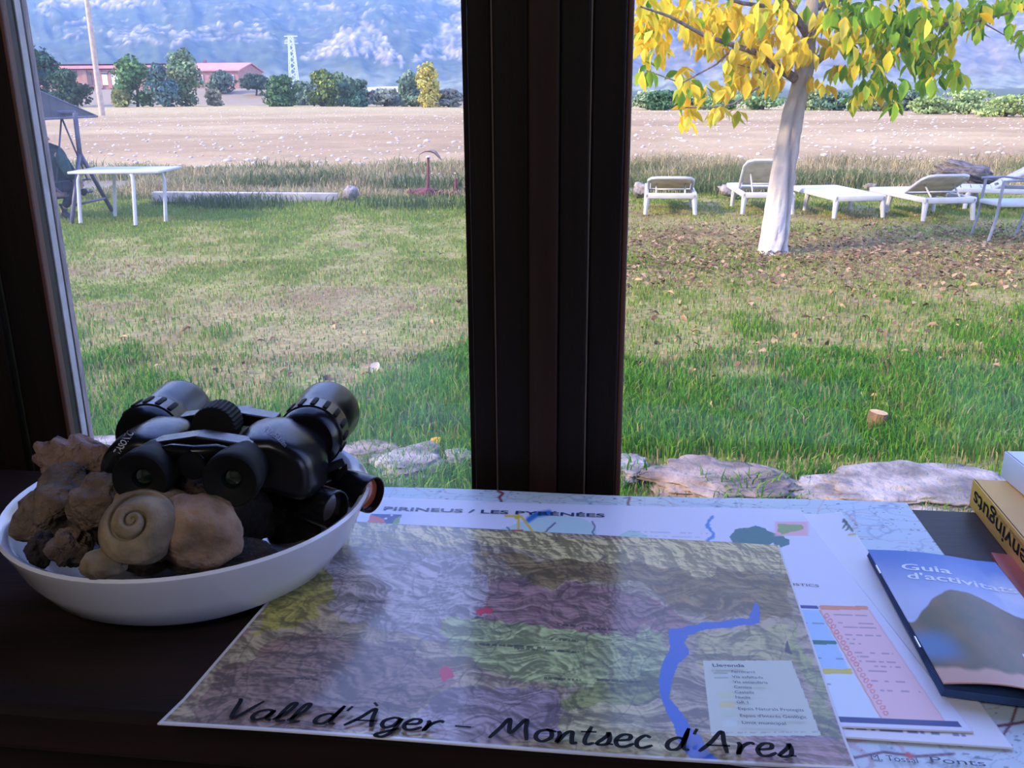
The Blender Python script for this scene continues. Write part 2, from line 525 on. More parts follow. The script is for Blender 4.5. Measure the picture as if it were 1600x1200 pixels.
def lawn_green(x, y):
    """0 bare / straw, 1 lush"""
    px, py, _ = proj(np.stack([x, y, np.zeros_like(x)+GZ], -1))
    n = fbm(x*.8+3, y*.54, 21, 4)
    n2 = fbm(x*2.8, y*1.9, 43, 3)
    n3 = fbm(x*9, y*6, 47, 2)
    base = 0.47 + (n-.5)*1.5 + (n2-.5)*1.0 + (n3-.5)*.5
    base = base + 0.42*sstep(540, 640, py) - 0.30*sstep(390, 455, py)*sstep(620, 520, py)*(0.35+0.85*sstep(850, 1050, px))
    base = base + 0.14*sstep(760, 650, px)*sstep(640, 560, py)
    base = base + 0.18*sstep(350, 500, px)*sstep(730, 650, px)*sstep(450, 420, py)
    base = base - 0.25*sstep(360, 385, py)*sstep(440, 415, py)*sstep(900, 1000, px)
    base = base + 0.18*sstep(350, 320, py)
    base = base + 0.26*sstep(1380, 1480, px)*sstep(460, 490, py)*sstep(560, 520, py)
    base = base - 0.55*sstep(700, 725, py)*sstep(960, 1000, px)
    return np.clip(base, 0, 1)
LX0, LX1, LY0, LY1 = -13.0, 14.0, 1.03, 17.2
nx, ny = 380, 300
gx = np.linspace(LX0, LX1, nx); gy = LY0 + (LY1-LY0)*np.linspace(0, 1, ny)**1.35
X, Y = np.meshgrid(gx, gy); X = X.ravel(); Y = Y.ravel()
G = lawn_green(X, Y)
nz = fbm(X*6.5, Y*6.5, 3, 4)
straw = np.array(lin(166, 156, 116)); soil = np.array(lin(140, 114, 92)); grn = np.array(lin(104, 134, 52)); olive = np.array(lin(160, 160, 100))
s1 = fbm(X*1.6+9, Y*1.1+4, 77, 4)
c = straw[None]*np.ones((len(X), 1))
c = c*(1-sstep(.48, .68, s1)[:, None]*.75) + soil*(sstep(.48, .68, s1)[:, None]*.75)
w_ = sstep(.10, .55, G)[:, None]; c = c*(1-w_) + olive*w_
w_ = sstep(.45, 1.0, G)[:, None]; c = c*(1-w_) + grn*w_
c = c*(0.72 + 0.56*nz[:, None])
Z = 0.04*(fbm(X*.6, Y*.6, 9, 3)-.5) + 0.018*(fbm(X*5, Y*5, 19, 3)-.5) + GZ - 0.02
me = npmesh('lawn', np.stack([X, Y, Z], 1), gridfaces(nx, ny), c)
yard = struct('yard_ground', MB().box((0, -14.6, GZ-.1), (60, 31.4, .12)), pm('yard_gravel', lin(150, 142, 128), lin(120, 114, 102), 2, .95))
lawn = link('lawn_ground', me, vcm('lawn_soil', 0.95, 0.1, gain=(.70, .64, .50), var=0.3, vscale=22, bump=0.6, bscale=45), smooth=True)
tag(lawn, kind='structure')

# field and valley floor
yy = np.concatenate([np.linspace(16.6, 56, 150), np.geomspace(56.6, 480, 170)])
nx = 240
uu = np.linspace(-1, 1, nx)
U, Yg = np.meshgrid(uu, yy); Xg = U*(18 + Yg*0.95)
X = Xg.ravel(); Y = Yg.ravel()
clod = fbm(X*1.6, Y*1.0, 61, 4)
fieldm = sstep(19, 22.4, Y)*sstep(171, 162, Y)
Z = TZf(X, Y) - 0.015 + (clod-.5)*0.14*fieldm
n1 = fbm(X*.07, Y*.12, 31, 4); n2 = fbm(X*.9, Y*.65, 33, 4)
ca = np.array(lin(228, 196, 150)); cb = np.array(lin(206, 172, 130)); cs = np.array(lin(232, 208, 154))
w_ = sstep(.3, .7, n1)[:, None]; c = ca*(1-w_)+cb*w_
w_ = (sstep(70, 126, Y)*.8)[:, None]; c = c*(1-w_)+cs*w_
c = c*(0.8+.4*n2[:, None])
dry = np.array(lin(172, 162, 140)); w_ = sstep(22.6, 18.2, Y)[:, None]; c = c*(1-w_)+dry*w_
bank = np.array(lin(196, 176, 156)); w_ = sstep(168, 176, Y)[:, None]; c = c*(1-w_)+bank*w_
scrub = np.array(lin(120, 130, 104)); w_ = sstep(215, 270, Y)[:, None]; c = c*(1-w_)+scrub*w_
me = npmesh('field', np.stack([X, Y, Z], 1), gridfaces(nx, len(yy)), c)
field = link('field_ground', me, vcm('ploughed_earth', 0.95, 0.1, gain=(.53, .51, .46), var=0.16, vscale=6.5, bump=0.5, bscale=10), smooth=True)
tag(field, kind='structure')

# stones lying on the field: countless
def many_lumps(name, X, Y, Z, R, cols, mat, flat=0.6):
    bm = bmesh.new(); bmesh.ops.create_icosphere(bm, subdivisions=1, radius=1.0)
    bm.verts.ensure_lookup_table()
    v0 = np.array([v.co[:] for v in bm.verts]); f0 = np.array([[v.index for v in f.verts] for f in bm.faces]); bm.free()
    n = len(X); k = len(v0)
    a = rng.uniform(0, 2*PI, n)
    sc = np.stack([R*rng.uniform(.7, 1.4, n), R*rng.uniform(.7, 1.3, n), R*flat*rng.uniform(.6, 1.2, n)], 1)
    V = v0[None]*sc[:, None]*rng.uniform(.75, 1.2, (n, k, 1))
    ca, sa = np.cos(a)[:, None], np.sin(a)[:, None]
    Vx = V[..., 0]*ca - V[..., 1]*sa + X[:, None]; Vy = V[..., 0]*sa + V[..., 1]*ca + Y[:, None]; Vz = V[..., 2] + Z[:, None]
    V = np.stack([Vx, Vy, Vz], -1).reshape(-1, 3)
    F = (f0[None] + (np.arange(n)*k)[:, None, None]).reshape(-1, 3)
    me = npmesh(name, V, F, np.repeat(cols, k, 0))
    return link(name, me, mat, smooth=False)
n = 5200
Y = 20.6 + 120*rng.random(n)**1.7; X = rng.uniform(-1, 1, n)*(5 + Y*.72)
R = rng.uniform(.02, .065, n)*(1+Y*.006)*np.where(rng.random(n) < .08, 1.8, 1)
c = np.array(lin(238, 218, 204))[None]*rng.uniform(.7, 1.05, (n, 1))
M_lump = vcm('pale_limestone', 0.9, 0.1, gain=.72)
o = many_lumps('field_stones', X, Y, TZf(X, Y)-.01, R, c, M_lump)
tag(o, 'pale stones scattered over the ploughed field', 'stones', kind='stuff')

# ------------------------------------------------------------------ grass blades
def blades(name, X, Y, H, Wd, cols, mat, Zb=None, lean=0.45):
    n = len(X)
    a = rng.uniform(0, 2*PI, n); ld = rng.uniform(0, 2*PI, n); ln = rng.uniform(0.1, 1, n)*lean
    dx, dy = np.cos(a)*Wd/2, np.sin(a)*Wd/2
    lx, ly = np.cos(ld)*ln*H, np.sin(ld)*ln*H
    z0 = (np.zeros(n) if Zb is None else Zb) + GZ
    P0 = np.stack([X-dx, Y-dy, z0-.02], 1); P1 = np.stack([X+dx, Y+dy, z0-.02], 1)
    mx, my, mz = X+lx*.3, Y+ly*.3, z0+H*.6
    P2 = np.stack([mx+dx*.8, my+dy*.8, mz], 1); P3 = np.stack([mx-dx*.8, my-dy*.8, mz], 1)
    P4 = np.stack([X+lx, Y+ly, z0+H*(1-.25*ln)], 1)
    V = np.stack([P0, P1, P2, P3, P4], 1).reshape(-1, 3)
    b = (np.arange(n)*5)[:, None]
    F = np.concatenate([b+np.array([[0, 1, 2]]), b+np.array([[0, 2, 3]]), b+np.array([[3, 2, 4]])], 0)
    cc = np.repeat(cols[:, None, :], 5, 1).reshape(-1, 3)
    me = npmesh(name, V, F, cc)
    return link(name, me, mat)
M_grass = vcm('grass_blade', 0.6, 0.2, transl=0.35, gain=(.77, .70, .54))
def lawn_pts(n, y0, y1, spread, thr):
    Y = y0 + (y1-y0)*rng.random(n); X = (rng.uniform(-1, 1, n))*(0.9 + Y*spread)
    g = lawn_green(X, Y)
    keep = rng.random(n) < np.clip((g-thr)*1.6, 0.38, 1)
    return X[keep], Y[keep], g[keep]
cl = np.array([lin(66, 142, 30), lin(92, 162, 36), lin(124, 168, 50), lin(52, 114, 36)])
dr = np.array([lin(198, 182, 146), lin(178, 160, 120), lin(158, 146, 106)])
gs = []
for (n, y0, y1, h0, h1, w, thr, sp) in ((24000, 1.25, 3.3, .04, .095, .005, .25, .9), (100000, 3.2, 5.8, .04, .095, .005, .25, .62), (100000, 5.5, 9.5, .022, .05, .0075, .2, .62), (90000, 9.2, 16, .016, .036, .013, .15, .64)):
    X, Y, g = lawn_pts(n, y0, y1, sp, thr)
    hm = .022 + .070*(1-sstep(4.3, 8.6, Y + 1.6*(fbm(X*.9, Y*.7, 57, 3)-.5)))
    H = hm*rng.uniform(.45, 1.05, len(X))*(0.25+.95*g**1.3)*(.7+.6*fbm(X*3, Y*3, 58, 2))
    w = .0042 + .0011*(Y-3.2)*rng.uniform(.7, 1.2, len(X))
    ci = cl[rng.integers(0, 4, len(X))]*rng.uniform(.85, 1.2, (len(X), 1))
    di = dr[rng.integers(0, 3, len(X))]
    w_ = (rng.random(len(X)) < np.clip(.70-g*.75, .06, .8))[:, None]
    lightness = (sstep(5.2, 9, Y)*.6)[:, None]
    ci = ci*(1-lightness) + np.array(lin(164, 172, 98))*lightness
    gs.append((X, Y, H, w, np.where(w_, di, ci)))
X, Y, H, w, c = [np.concatenate([g[i] for g in gs]) for i in range(5)]
o = blades('lawn_grass', X, Y, H, w, c, M_grass, lean=.95)
tag(o, 'short green and straw coloured grass of the lawn', 'grass', kind='stuff')

# weeds and dry tall grass between lawn and field
n = 100000
Y = rng.uniform(15.2, 22.5, n); X = rng.uniform(-1, 1, n)*(2+Y*.66)
d = fbm(X*.5, Y*.8, 91, 3)
edge = 15.2 + 0.8*fbm(X*.6, X*0, 12, 3)
keep = (rng.random(n) < sstep(.28, .62, d)) & (Y > edge)
X, Y, d = X[keep], Y[keep], d[keep]
H = (0.08+.46*fbm(X*.65, Y*.65, 14, 3)**1.4)*rng.uniform(.4, 1.2, len(X))*(0.55+.5*sstep(15.4, 18, Y))
pal = np.array([lin(204, 190, 158), lin(184, 172, 144), lin(168, 158, 132), lin(156, 156, 120), lin(212, 196, 164)])
gi = fbm(X*.36+7, Y*.6, 55, 3)
c = pal[rng.integers(0, 5, len(X))]
gc = np.array([lin(118, 136, 88), lin(132, 146, 96), lin(108, 124, 86)])[rng.integers(0, 3, len(X))]
c = np.where((rng.random(len(X)) < sstep(.45, .62, gi)*.8)[:, None], gc, c)*rng.uniform(.8, 1.15, (len(X), 1))
for (cx_, cy_, sx_, nb_, hh_) in ((375, 322, .45, 420, .26), (655, 322, .55, 420, .24), (305, 318, .3, 220, .2), (1110, 300, .8, 420, .3), (1300, 290, .9, 420, .32), (640, 296, .5, 300, .4), (460, 290, .7, 400, .42), (730, 300, .6, 300, .4)):
    p_ = P(cx_, cy_, GZ)
    X = np.concatenate([X, rng.normal(p_.x, sx_, nb_)]); Y = np.concatenate([Y, rng.normal(p_.y, .25, nb_)]); H = np.concatenate([H, hh_*rng.uniform(.5, 1.1, nb_)])
    c = np.concatenate([c, np.array([lin(86, 112, 66), lin(72, 98, 62), lin(104, 122, 84)])[rng.integers(0, 3, nb_)]])
o = blades('weeds', X, Y, H, rng.uniform(.008, .020, len(X)), c, M_grass, lean=1.2)
tag(o, 'grey dry weeds and tall grass along the edge of the field', 'weeds', kind='stuff')

# ------------------------------------------------------------------ mountains
def ipx(poly, fx=0): return poly
na, nr = 700, 300
apx = np.linspace(-450, 2050, na)                     # azimuth as image column
rr = np.geomspace(300, 1500, nr)
A, Rr = np.meshgrid(apx, rr)
tx = (A-800)/1430.0
X = tx*Rr; Y = Rr.copy()
slope = 0.27*np.clip(Rr-430-60*vn(A*.004, A*0, 3), 0, None)
# general massif, bigger on the left, gorge near column 700
big = 0.80+0.30*fbm(A*.0018+2, Rr*.002, 8, 3)
gorge = 1-0.45*np.exp(-((A-720)/80.0)**2)*sstep(1100, 500, Rr)
rid = ridged(A*.006+Rr*.0012, Rr*.0042, 15, 5)-.55
H = slope*big*gorge*(1+.55*rid) + 10*(fbm(A*.02, Rr*.02, 4, 4)-.5)*sstep(430, 520, Rr)
H = np.maximum(H, 3.0) + 3.0*(fbm(A*.05, Rr*.03, 24, 3)-.5)
H = np.minimum(H, 150+60*fbm(A*.004, A*0+1, 71, 3)+.03*(Rr-900))
H = H - 9.0*sstep(385, 305, Rr)
V = np.stack([X.ravel(), Y.ravel(), H.ravel()], 1)
px, py, _ = proj(V)
def soft(poly, w=6):
    jx = (fbm(px*.09, py*.12, 101, 3)-.5)*26; jy = (fbm(px*.09+50, py*.12, 103, 3)-.5)*16
    return inpoly(px+jx, py+jy, poly).astype(float)
rock = 0*px
strat = fbm(px*.035, py*.42+px*.02, 7, 4)
rock = np.maximum(rock, .95*soft([(468, 92), (498, 70), (530, 52), (568, 30), (590, 48), (625, 88), (628, 108), (590, 96), (540, 84), (500, 90)])*sstep(.25, .5, fbm(px*.16, py*.05, 5, 3)))
rock = np.maximum(rock, .85*soft([(640, 100), (668, 66), (700, 30), (780, -40), (900, -20), (900, 90), (760, 92), (690, 95)])*sstep(.2, .5, fbm(px*.08, py*.08, 6, 4)))
rock = np.maximum(rock, soft([(60, 18), (75, -40), (215, -40), (225, 6), (190, 14), (130, 10), (90, 14)])*sstep(.3, .42, strat))
for poly in ([(140, 50), (230, 36), (290, 48), (280, 72), (180, 66)], [(285, 56), (340, 38), (415, 36), (420, 62), (360, 66), (300, 66)],
             [(90, 40), (140, 30), (140, 60), (95, 60)], [(470, 8), (530, 4), (530, 20), (480, 18)], [(590, 4), (640, 20), (640, 40), (600, 24)], [(640, -6), (715, -10), (715, 16), (670, 6)],
             [(640, 20), (700, 24), (690, 30), (640, 28)]):
    rock = np.maximum(rock, soft(poly)*sstep(.42, .62, strat))
rock = np.maximum(rock, sstep(.66, .74, strat)*.7*sstep(110, 60, py))
rock = np.maximum(rock, sstep(.70, .76, strat)*.45*(px > 980)*sstep(118, 100, py))
rock = rock*(.25+.75*sstep(.36, .56, fbm(px*.30, py*.22, 121, 4)))*(.55+.45*sstep(.3, .5, fbm(px*.09, py*.55, 131, 3)))
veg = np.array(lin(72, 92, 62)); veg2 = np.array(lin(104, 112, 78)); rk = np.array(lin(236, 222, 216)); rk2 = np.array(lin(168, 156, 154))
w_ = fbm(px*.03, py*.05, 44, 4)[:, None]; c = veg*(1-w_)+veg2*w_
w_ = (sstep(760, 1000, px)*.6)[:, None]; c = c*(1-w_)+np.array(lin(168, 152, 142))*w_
w_ = (sstep(95, 135, py)*.75)[:, None]; c = c*(1-w_)+np.array(lin(158, 166, 140))*w_  # paler towards the foot: haze put into the cover colour
w_ = fbm(px*.14, py*.06, 45, 3)[:, None]; rc = rk*(1-w_)+rk2*w_
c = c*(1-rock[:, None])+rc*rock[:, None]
c = c*(0.75+.5*fbm(px*.4, py*.5, 46, 3)[:, None])
V[:, 2] += rock*4.0*(fbm(px*.2, py*.1, 47, 3)-.2)
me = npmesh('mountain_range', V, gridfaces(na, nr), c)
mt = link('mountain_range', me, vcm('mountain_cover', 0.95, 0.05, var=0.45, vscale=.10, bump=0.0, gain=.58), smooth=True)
tag(mt, kind='structure')

# ================================================================== outside: things
def at(px, py, Yw):
    r = ray(px, py)
    return CAM + r * (Yw / r.y)

def rock_mesh(name, size, seed, sub=3, amp=.35, freq=1.3, ridge=.0, flat=0.0, fine=.05):
    bm = bmesh.new(); bmesh.ops.create_icosphere(bm, subdivisions=sub, radius=1.0)
    o = Vector((seed*3.17, seed*1.71, seed*5.3))
    for v in bm.verts:
        p = v.co.copy()
        d = 1 + amp*mnoise.noise(p*freq+o) + amp*.45*mnoise.noise(p*freq*2.3+o*2)
        if ridge: d += ridge*(abs(mnoise.noise(Vector((p.x*1.2, p.y*1.2, p.z*4.5))+o))-.25)
        d += fine*mnoise.noise(p*freq*7+o)
        q = p*d
        if flat: q.z = max(-flat, min(flat, q.z)) + .08*mnoise.noise(p*3+o)
        v.co = Vector((q.x*size[0], q.y*size[1], q.z*size[2]))
    me = bpy.data.meshes.new(name); bm.to_mesh(me); bm.free()
    return me
def rock(name, loc, size, seed, mat, rot=(0, 0, 0), parent=None, smooth=True, **kw):
    o = link(name, rock_mesh(name, size, seed, **kw), mat, parent, smooth)
    o.location = loc; o.rotation_euler = rot
    return o

M_stone = pm('edging_stone', lin(164, 150, 142), lin(100, 90, 86), 7, 0.95, 1.0, 26, detail=8)
M_stone2 = pm('edging_stone_brown', lin(150, 128, 114), lin(90, 76, 70), 7, 0.95, 1.0, 24, detail=8)
for i, (px, py, sx, sy, sz, mat, lab, sd) in enumerate((
    (128, 716, .30, .20, .07, M_stone, 'pale edging stone behind the bowl beside the left window frame', 1),
    (575, 712, .16, .13, .04, M_stone2, 'small flat brown stone just behind the white bowl rim', 2),
    (636, 732, .165, .20, .055, M_stone, 'smooth pale stone in the grass left of the timber post', 3),
    (722, 724, .09, .10, .05, M_stone, 'small white stone cut off by left side of the timber post', 4),
    (985, 740, .08, .12, .05, M_stone, 'small pale stone touching the right side of the timber post', 5),
    (1128, 756, .34, .22, .055, M_stone2, 'large flat pinkish brown slab in the grass outside the window', 6),
    (1425, 776, .48, .25, .06, M_stone, 'largest pale edging stone below the right window by the yellow book', 7),
    (1710, 790, .30, .2, .10, M_stone, 'pale edging stone at far right end of the row', 8))):
    c = P(px, py, GZ)
    o = rock('edging_stone', c + Vector((0, 0, sz*.25)), (sx, sy, sz), sd+20, mat, (0, 0, -.1*(i % 3)), sub=5, amp=.42, freq=1.3, flat=.75, fine=.09, ridge=.25)
    tag(o, lab, 'stone')
# plants growing between the stones
n = 2600
px = rng.uniform(560, 1500, n); py = rng.uniform(735, 800, n)
ok = []
for a, b in zip(px, py):
    if (1020 < a < 1240 and b < 760) or (1300 < a < 1480) or (590 < a < 680 and b < 745): ok.append(None)
    else: ok.append(P(a, b, GZ))
pts = np.array([p[:] for p in ok if p is not None])
keep = fbm(pts[:, 0]*4, pts[:, 1]*4, 5, 2) > .5
pts = pts[keep]
o = blades('edge_grass', pts[:, 0], pts[:, 1], rng.uniform(.04, .13, len(pts)), np.full(len(pts), .008), cl[rng.integers(0, 4, len(pts))], M_grass, lean=1.2)
tag(o, 'green grass and weeds growing between the edging stones', 'grass', kind='stuff')

M_stub = pm('cut_wood', lin(132, 92, 60), lin(86, 56, 36), 12, 0.8, .3, 40)
M_stubend = pm('cut_wood_end', lin(196, 160, 110), lin(160, 120, 76), 20, 0.8)
c = P(1367, 669, GZ)
t = empty('wood_stub', c); tag(t, 'small brown cut wood stub standing in the bright green grass', 'stub')
MB().lathe([(.044, 0), (.048, .03), (.046, .085)], Matrix.Rotation(.12, 4, 'Y'), 9).build('bark', M_stub, t)
MB().lathe([(.0, .088), (.045, .086)], Matrix.Rotation(.12, 4, 'Y'), 9).build('cut_face', M_stubend, t)

# ---------------------------------------------------------------- fallen leaves
def leaf_mesh(name, col, L=1.0, wd=.46, fold=.16, curl=.25, seed=0):
    r = random.Random(seed)
    prof = [(0.0, 0.02), (.18, .55), (.42, 1.0), (.68, .78), (.86, .38), (1.0, 0.0)]
    vs = []; cs = []
    for t, w in prof:
        z = -curl*t*t*L
        for s in (-1, 0, 1):
            vs.append((s*w*wd*.5*L, -t*L, z + abs(s)*w*fold*wd*L + r.uniform(-.02, .02)*L))
            k = 1.0 if s else .82
            cs.append([c*k*r.uniform(.88, 1.1) for c in col])
    fs = []
    for i in range(len(prof)-1):
        for s in range(2): fs.append((i*3+s, i*3+s+1, i*3+s+4, i*3+s+3))
    return npmesh(name, np.array(vs), np.array(fs), np.array(cs))
M_dead = vcm('dead_leaf', 0.8, 0.15, transl=.15, gain=(.98, .9, .76))
dead = [leaf_mesh('fallen_leaf', lin(*c), .1, .6, .35, cu, k) for k, (c, cu) in enumerate((((138, 104, 82), .5), ((110, 82, 66), .7), ((166, 130, 100), .4), ((190, 160, 124), .3), ((92, 70, 58), .6), ((200, 168, 120), .5)))]
def litter_px():
    u = random.random()
    if u < .90:
        return random.uniform(965, 1610), 347 + 120*random.betavariate(1.7, 2.6)
    if u < .975: return random.uniform(965, 1600), random.uniform(440, 660)
    return random.uniform(110, 730), random.uniform(370, 640)
cand = []
for i in range(3200):
    x, y = litter_px(); cand.append((P(x, y, GZ), 'on the left part of the lawn outside the window' if x < 760 else 'in the leaf-strewn grass around the tree' if y < 468 else 'on the nearer grass right of the timber post'))
cand.sort(key=lambda a: a[0].y + random.uniform(-1.2, 1.2))
HUE = ('brown', 'dark brown', 'tan', 'pale beige', 'blackish brown', 'yellowish')
for i, (p, where) in enumerate(cand[:300]):
    kd = random.randrange(6)
    o = bpy.data.objects.new('fallen_leaf', dead[kd]); COL.objects.link(o)
    if not o.data.materials: o.data.materials.append(M_dead)
    s = random.uniform(.4, .85)
    o.location = p + Vector((0, 0, .012)); o.scale = (s, s, s)
    o.rotation_euler = (random.uniform(-.5, .5), random.uniform(-.5, .5), random.uniform(0, 6.28))
    tag(o, '%s curled fallen leaf lying %s' % (HUE[kd], where), 'leaf', '%s fallen leaves %s' % (HUE[kd], where))
cand = [c_[0] for c_ in cand]
for (x, y, col, s, lab) in ((690, 699, (236, 186, 60), .09, 'yellow leaf in the bright grass just left of the post'), (1001, 580, (214, 170, 120), .085, 'pale orange leaf in the grass just right of the post'), (592, 578, (206, 196, 180), .10, 'pale whitish leaf on the lawn above the large binoculars')):
    me = leaf_mesh('fallen_leaf', lin(*col), 1.0, .6, .3, .4, x); me.materials.append(M_dead)
    o = bpy.data.objects.new('fallen_leaf', me); COL.objects.link(o)
    o.location = P(x, y, GZ) + Vector((0, 0, .05)); o.scale = (s, s, s); o.rotation_euler = (.5, .3, x*.7)
    tag(o, lab, 'leaf')
V = []; F = []; Cc = []
for i, p in enumerate(cand[300:]):
    s = random.uniform(.04, .085); R = Matrix.Rotation(random.uniform(0, 6.28), 3, 'Z') @ Matrix.Rotation(random.uniform(-.6, .6), 3, 'X')
    b = len(V); col = np.array(lin(*random.choice(((136, 106, 88), (116, 90, 76), (160, 132, 108), (100, 78, 68), (178, 150, 124)))))
    for q in ((0, .5, 0), (.3, 0, .12), (0, -.5, .02), (-.3, 0, .14)): V.append((p + R @ Vector(q)*s + Vector((0, 0, .012)))[:]); Cc.append(col)
    F.append((b, b+1, b+2)); F.append((b, b+2, b+3))
o = link('leaf_litter', npmesh('leaf_litter', np.array(V), np.array(F), np.array(Cc)), M_dead)
tag(o, 'brown leaf litter spread under the yellow tree', 'leaf litter', kind='stuff')

# ---------------------------------------------------------------- the yellow tree
TY = 9.8
tree = empty('autumn_tree', P(1210, 391, GZ)); tag(tree, 'whitewashed trunk tree with large yellow and green autumn leaves', 'tree')
def loc_child(o, root):
    o.parent = root; o.matrix_parent_inverse = Matrix.Translation(-Vector(root.location)); return o
def trunk_mesh():
    n = 48
    path = [(1207, 396, TY, .165), (1208, 388, TY, .148), (1213, 350, TY, .135), (1221, 290, TY, .128), (1229, 235, TY+.05, .118), (1238, 185, TY+.08, .108), (1248, 145, TY+.1, .098), (1256, 112, TY+.12, .095), (1262, 70, TY+.15, .075), (1268, 20, TY+.2, .062), (1273, -60, TY+.2, .05), (1280, -170, TY+.25, .035), (1290, -300, TY+.3, .015)]
    V = []
    pts = [at(a, b, c) for a, b, c, r in path]
    fine = []
    for i in range(len(pts)-1):
        for k in range(5):
            t = k/5; fine.append((pts[i].lerp(pts[i+1], t), path[i][3]*(1-t)+path[i+1][3]*t))
    fine.append((pts[-1], path[-1][3]))
    for i, (p, r) in enumerate(fine):
        for k in range(n):
            a = 2*PI*k/n
            g = a - (-1.22 + .5*math.sin(i*.18))
            g = (g+PI) % (2*PI) - PI
            rr_ = r*(1 - .42*math.exp(-(g/.26)**2)*max(0, 1-i/38) + .05*mnoise.noise(Vector((math.cos(a)*2, math.sin(a)*2, p.z*3))))
            rr_ += .02*mnoise.noise(Vector((math.cos(a)*5, math.sin(a)*5, p.z*8)))*r/.13
            V.append((p + Vector((math.cos(a)*rr_, math.sin(a)*rr_, 0)))[:])
    F = []
    for i in range(len(fine)-1):
        for k in range(n): F.append((i*n+k, i*n+(k+1) % n, (i+1)*n+(k+1) % n, (i+1)*n+k))
    V = np.array(V)
    zz = V[:, 2]
    wgt = sstep(.55, -.25, zz + .35*(fbm(V[:, 0]*9, V[:, 2]*5, 3, 3)-.5))[:, None]
    c = np.array(lin(192, 182, 174))*wgt + np.array(lin(166, 152, 140))*(1-wgt)
    # groove coloured darker than the rest of the trunk
    kk = np.tile(np.arange(n), len(fine)); ii = np.repeat(np.arange(len(fine)), n)
    g = 2*PI*kk/n - (-1.22 + .5*np.sin(ii*.18)); g = (g+PI) % (2*PI) - PI
    gm = (np.exp(-(g/.30)**2)*np.clip(1-ii/46, 0, 1))[:, None]*.85
    c = c*(1-gm)+np.array(lin(92, 72, 66))*gm
    c = c*(.86+.28*fbm(V[:, 0]*20+V[:, 1]*14, V[:, 2]*8, 9, 3)[:, None])
    return npmesh('trunk', V, np.array(F), c)
loc_child(link('trunk', trunk_mesh(), vcm('bark', 0.9, .15, bump=.4, bscale=22), smooth=True), tree)
M_branch = pm('branch_bark', lin(140, 122, 110), lin(92, 78, 70), 20, 0.9, .3, 50)
BR = [
 ([(1252, 130, .12), (1232, 116, .05), (1212, 104, -.1), (1203, 94, -.2), (1188, 84, -.3), (1150, 72, -.5), (1100, 55, -.7), (1045, 25, -.9), (1000, 10, -1)], .055, .008),
 ([(1204, 96, -.2), (1200, 118, -.3), (1188, 135, -.4), (1145, 163, -.6), (1112, 168, -.7), (1070, 168, -.8)], .014, .005),
 ([(1200, 118, -.3), (1180, 108, -.3), (1150, 100, -.3)], .010, .004),
 ([(1262, 55, .1), (1240, 22, 0), (1215, -25, -.2), (1180, -90, -.3)], .045, .012),
 ([(1258, 112, .1), (1285, 88, .2), (1310, 70, .2), (1350, 62, .1), (1410, 50, -.1), (1470, 38, -.3), (1530, 32, -.4), (1610, 12, -.5)], .045, .008),
 ([(1262, 60, .0), (1275, 35, -.1), (1290, 5, -.2), (1300, -50, -.2)], .015, .01),
 ([(1268, 15, .2), (1320, -5, .3), (1400, -30, .3), (1480, -60, .2)], .04, .01),
 ([(1330, 66, .2), (1350, 95, .2), (1375, 120, .1), (1390, 150, 0)], .012, .004),
 ([(1400, 52, 0), (1440, 85, -.1), (1465, 110, -.2)], .012, .004),
 ([(1150, 72, -.5), (1120, 100, -.6), (1065, 130, -.8), (1010, 110, -.8)], .012, .004),
 ([(1235, 15, 0), (1160, 5, -.3), (1080, -20, -.6), (1020, -30, -.8)], .025, .006),
 ([(1530, 32, -.4), (1570, 55, -.4), (1600, 75, -.4)], .008, .004),
]
for pts, r0, r1 in BR:
    q = [at(a, b, TY+d) for a, b, d in pts]
    rs = [r0+(r1-r0)*i/(len(q)-1) for i in range(len(q))]
    loc_child(MB().tube(q, rs, 8).build('branch', M_branch, None, smooth=True), tree)
M_leaf = vcm('live_leaf', 0.5, 0.25, transl=.45, gain=.85)
pal_y = [(255, 224, 56), (255, 214, 48), (255, 232, 90), (244, 216, 56), (252, 198, 44), (236, 220, 70)]
pal_g = [(150, 186, 40), (120, 164, 36), (178, 196, 44), (96, 142, 36), (206, 200, 50), (132, 176, 48)]
lm_y = [leaf_mesh('leaf', lin(*c), 1.0, .5, .22, .25, 40+i) for i, c in enumerate(pal_y)]
lm_g = [leaf_mesh('leaf', lin(*c), 1.0, .5, .22, .25, 60+i) for i, c in enumerate(pal_g)]
for m in lm_y+lm_g: m.materials.append(M_leaf)
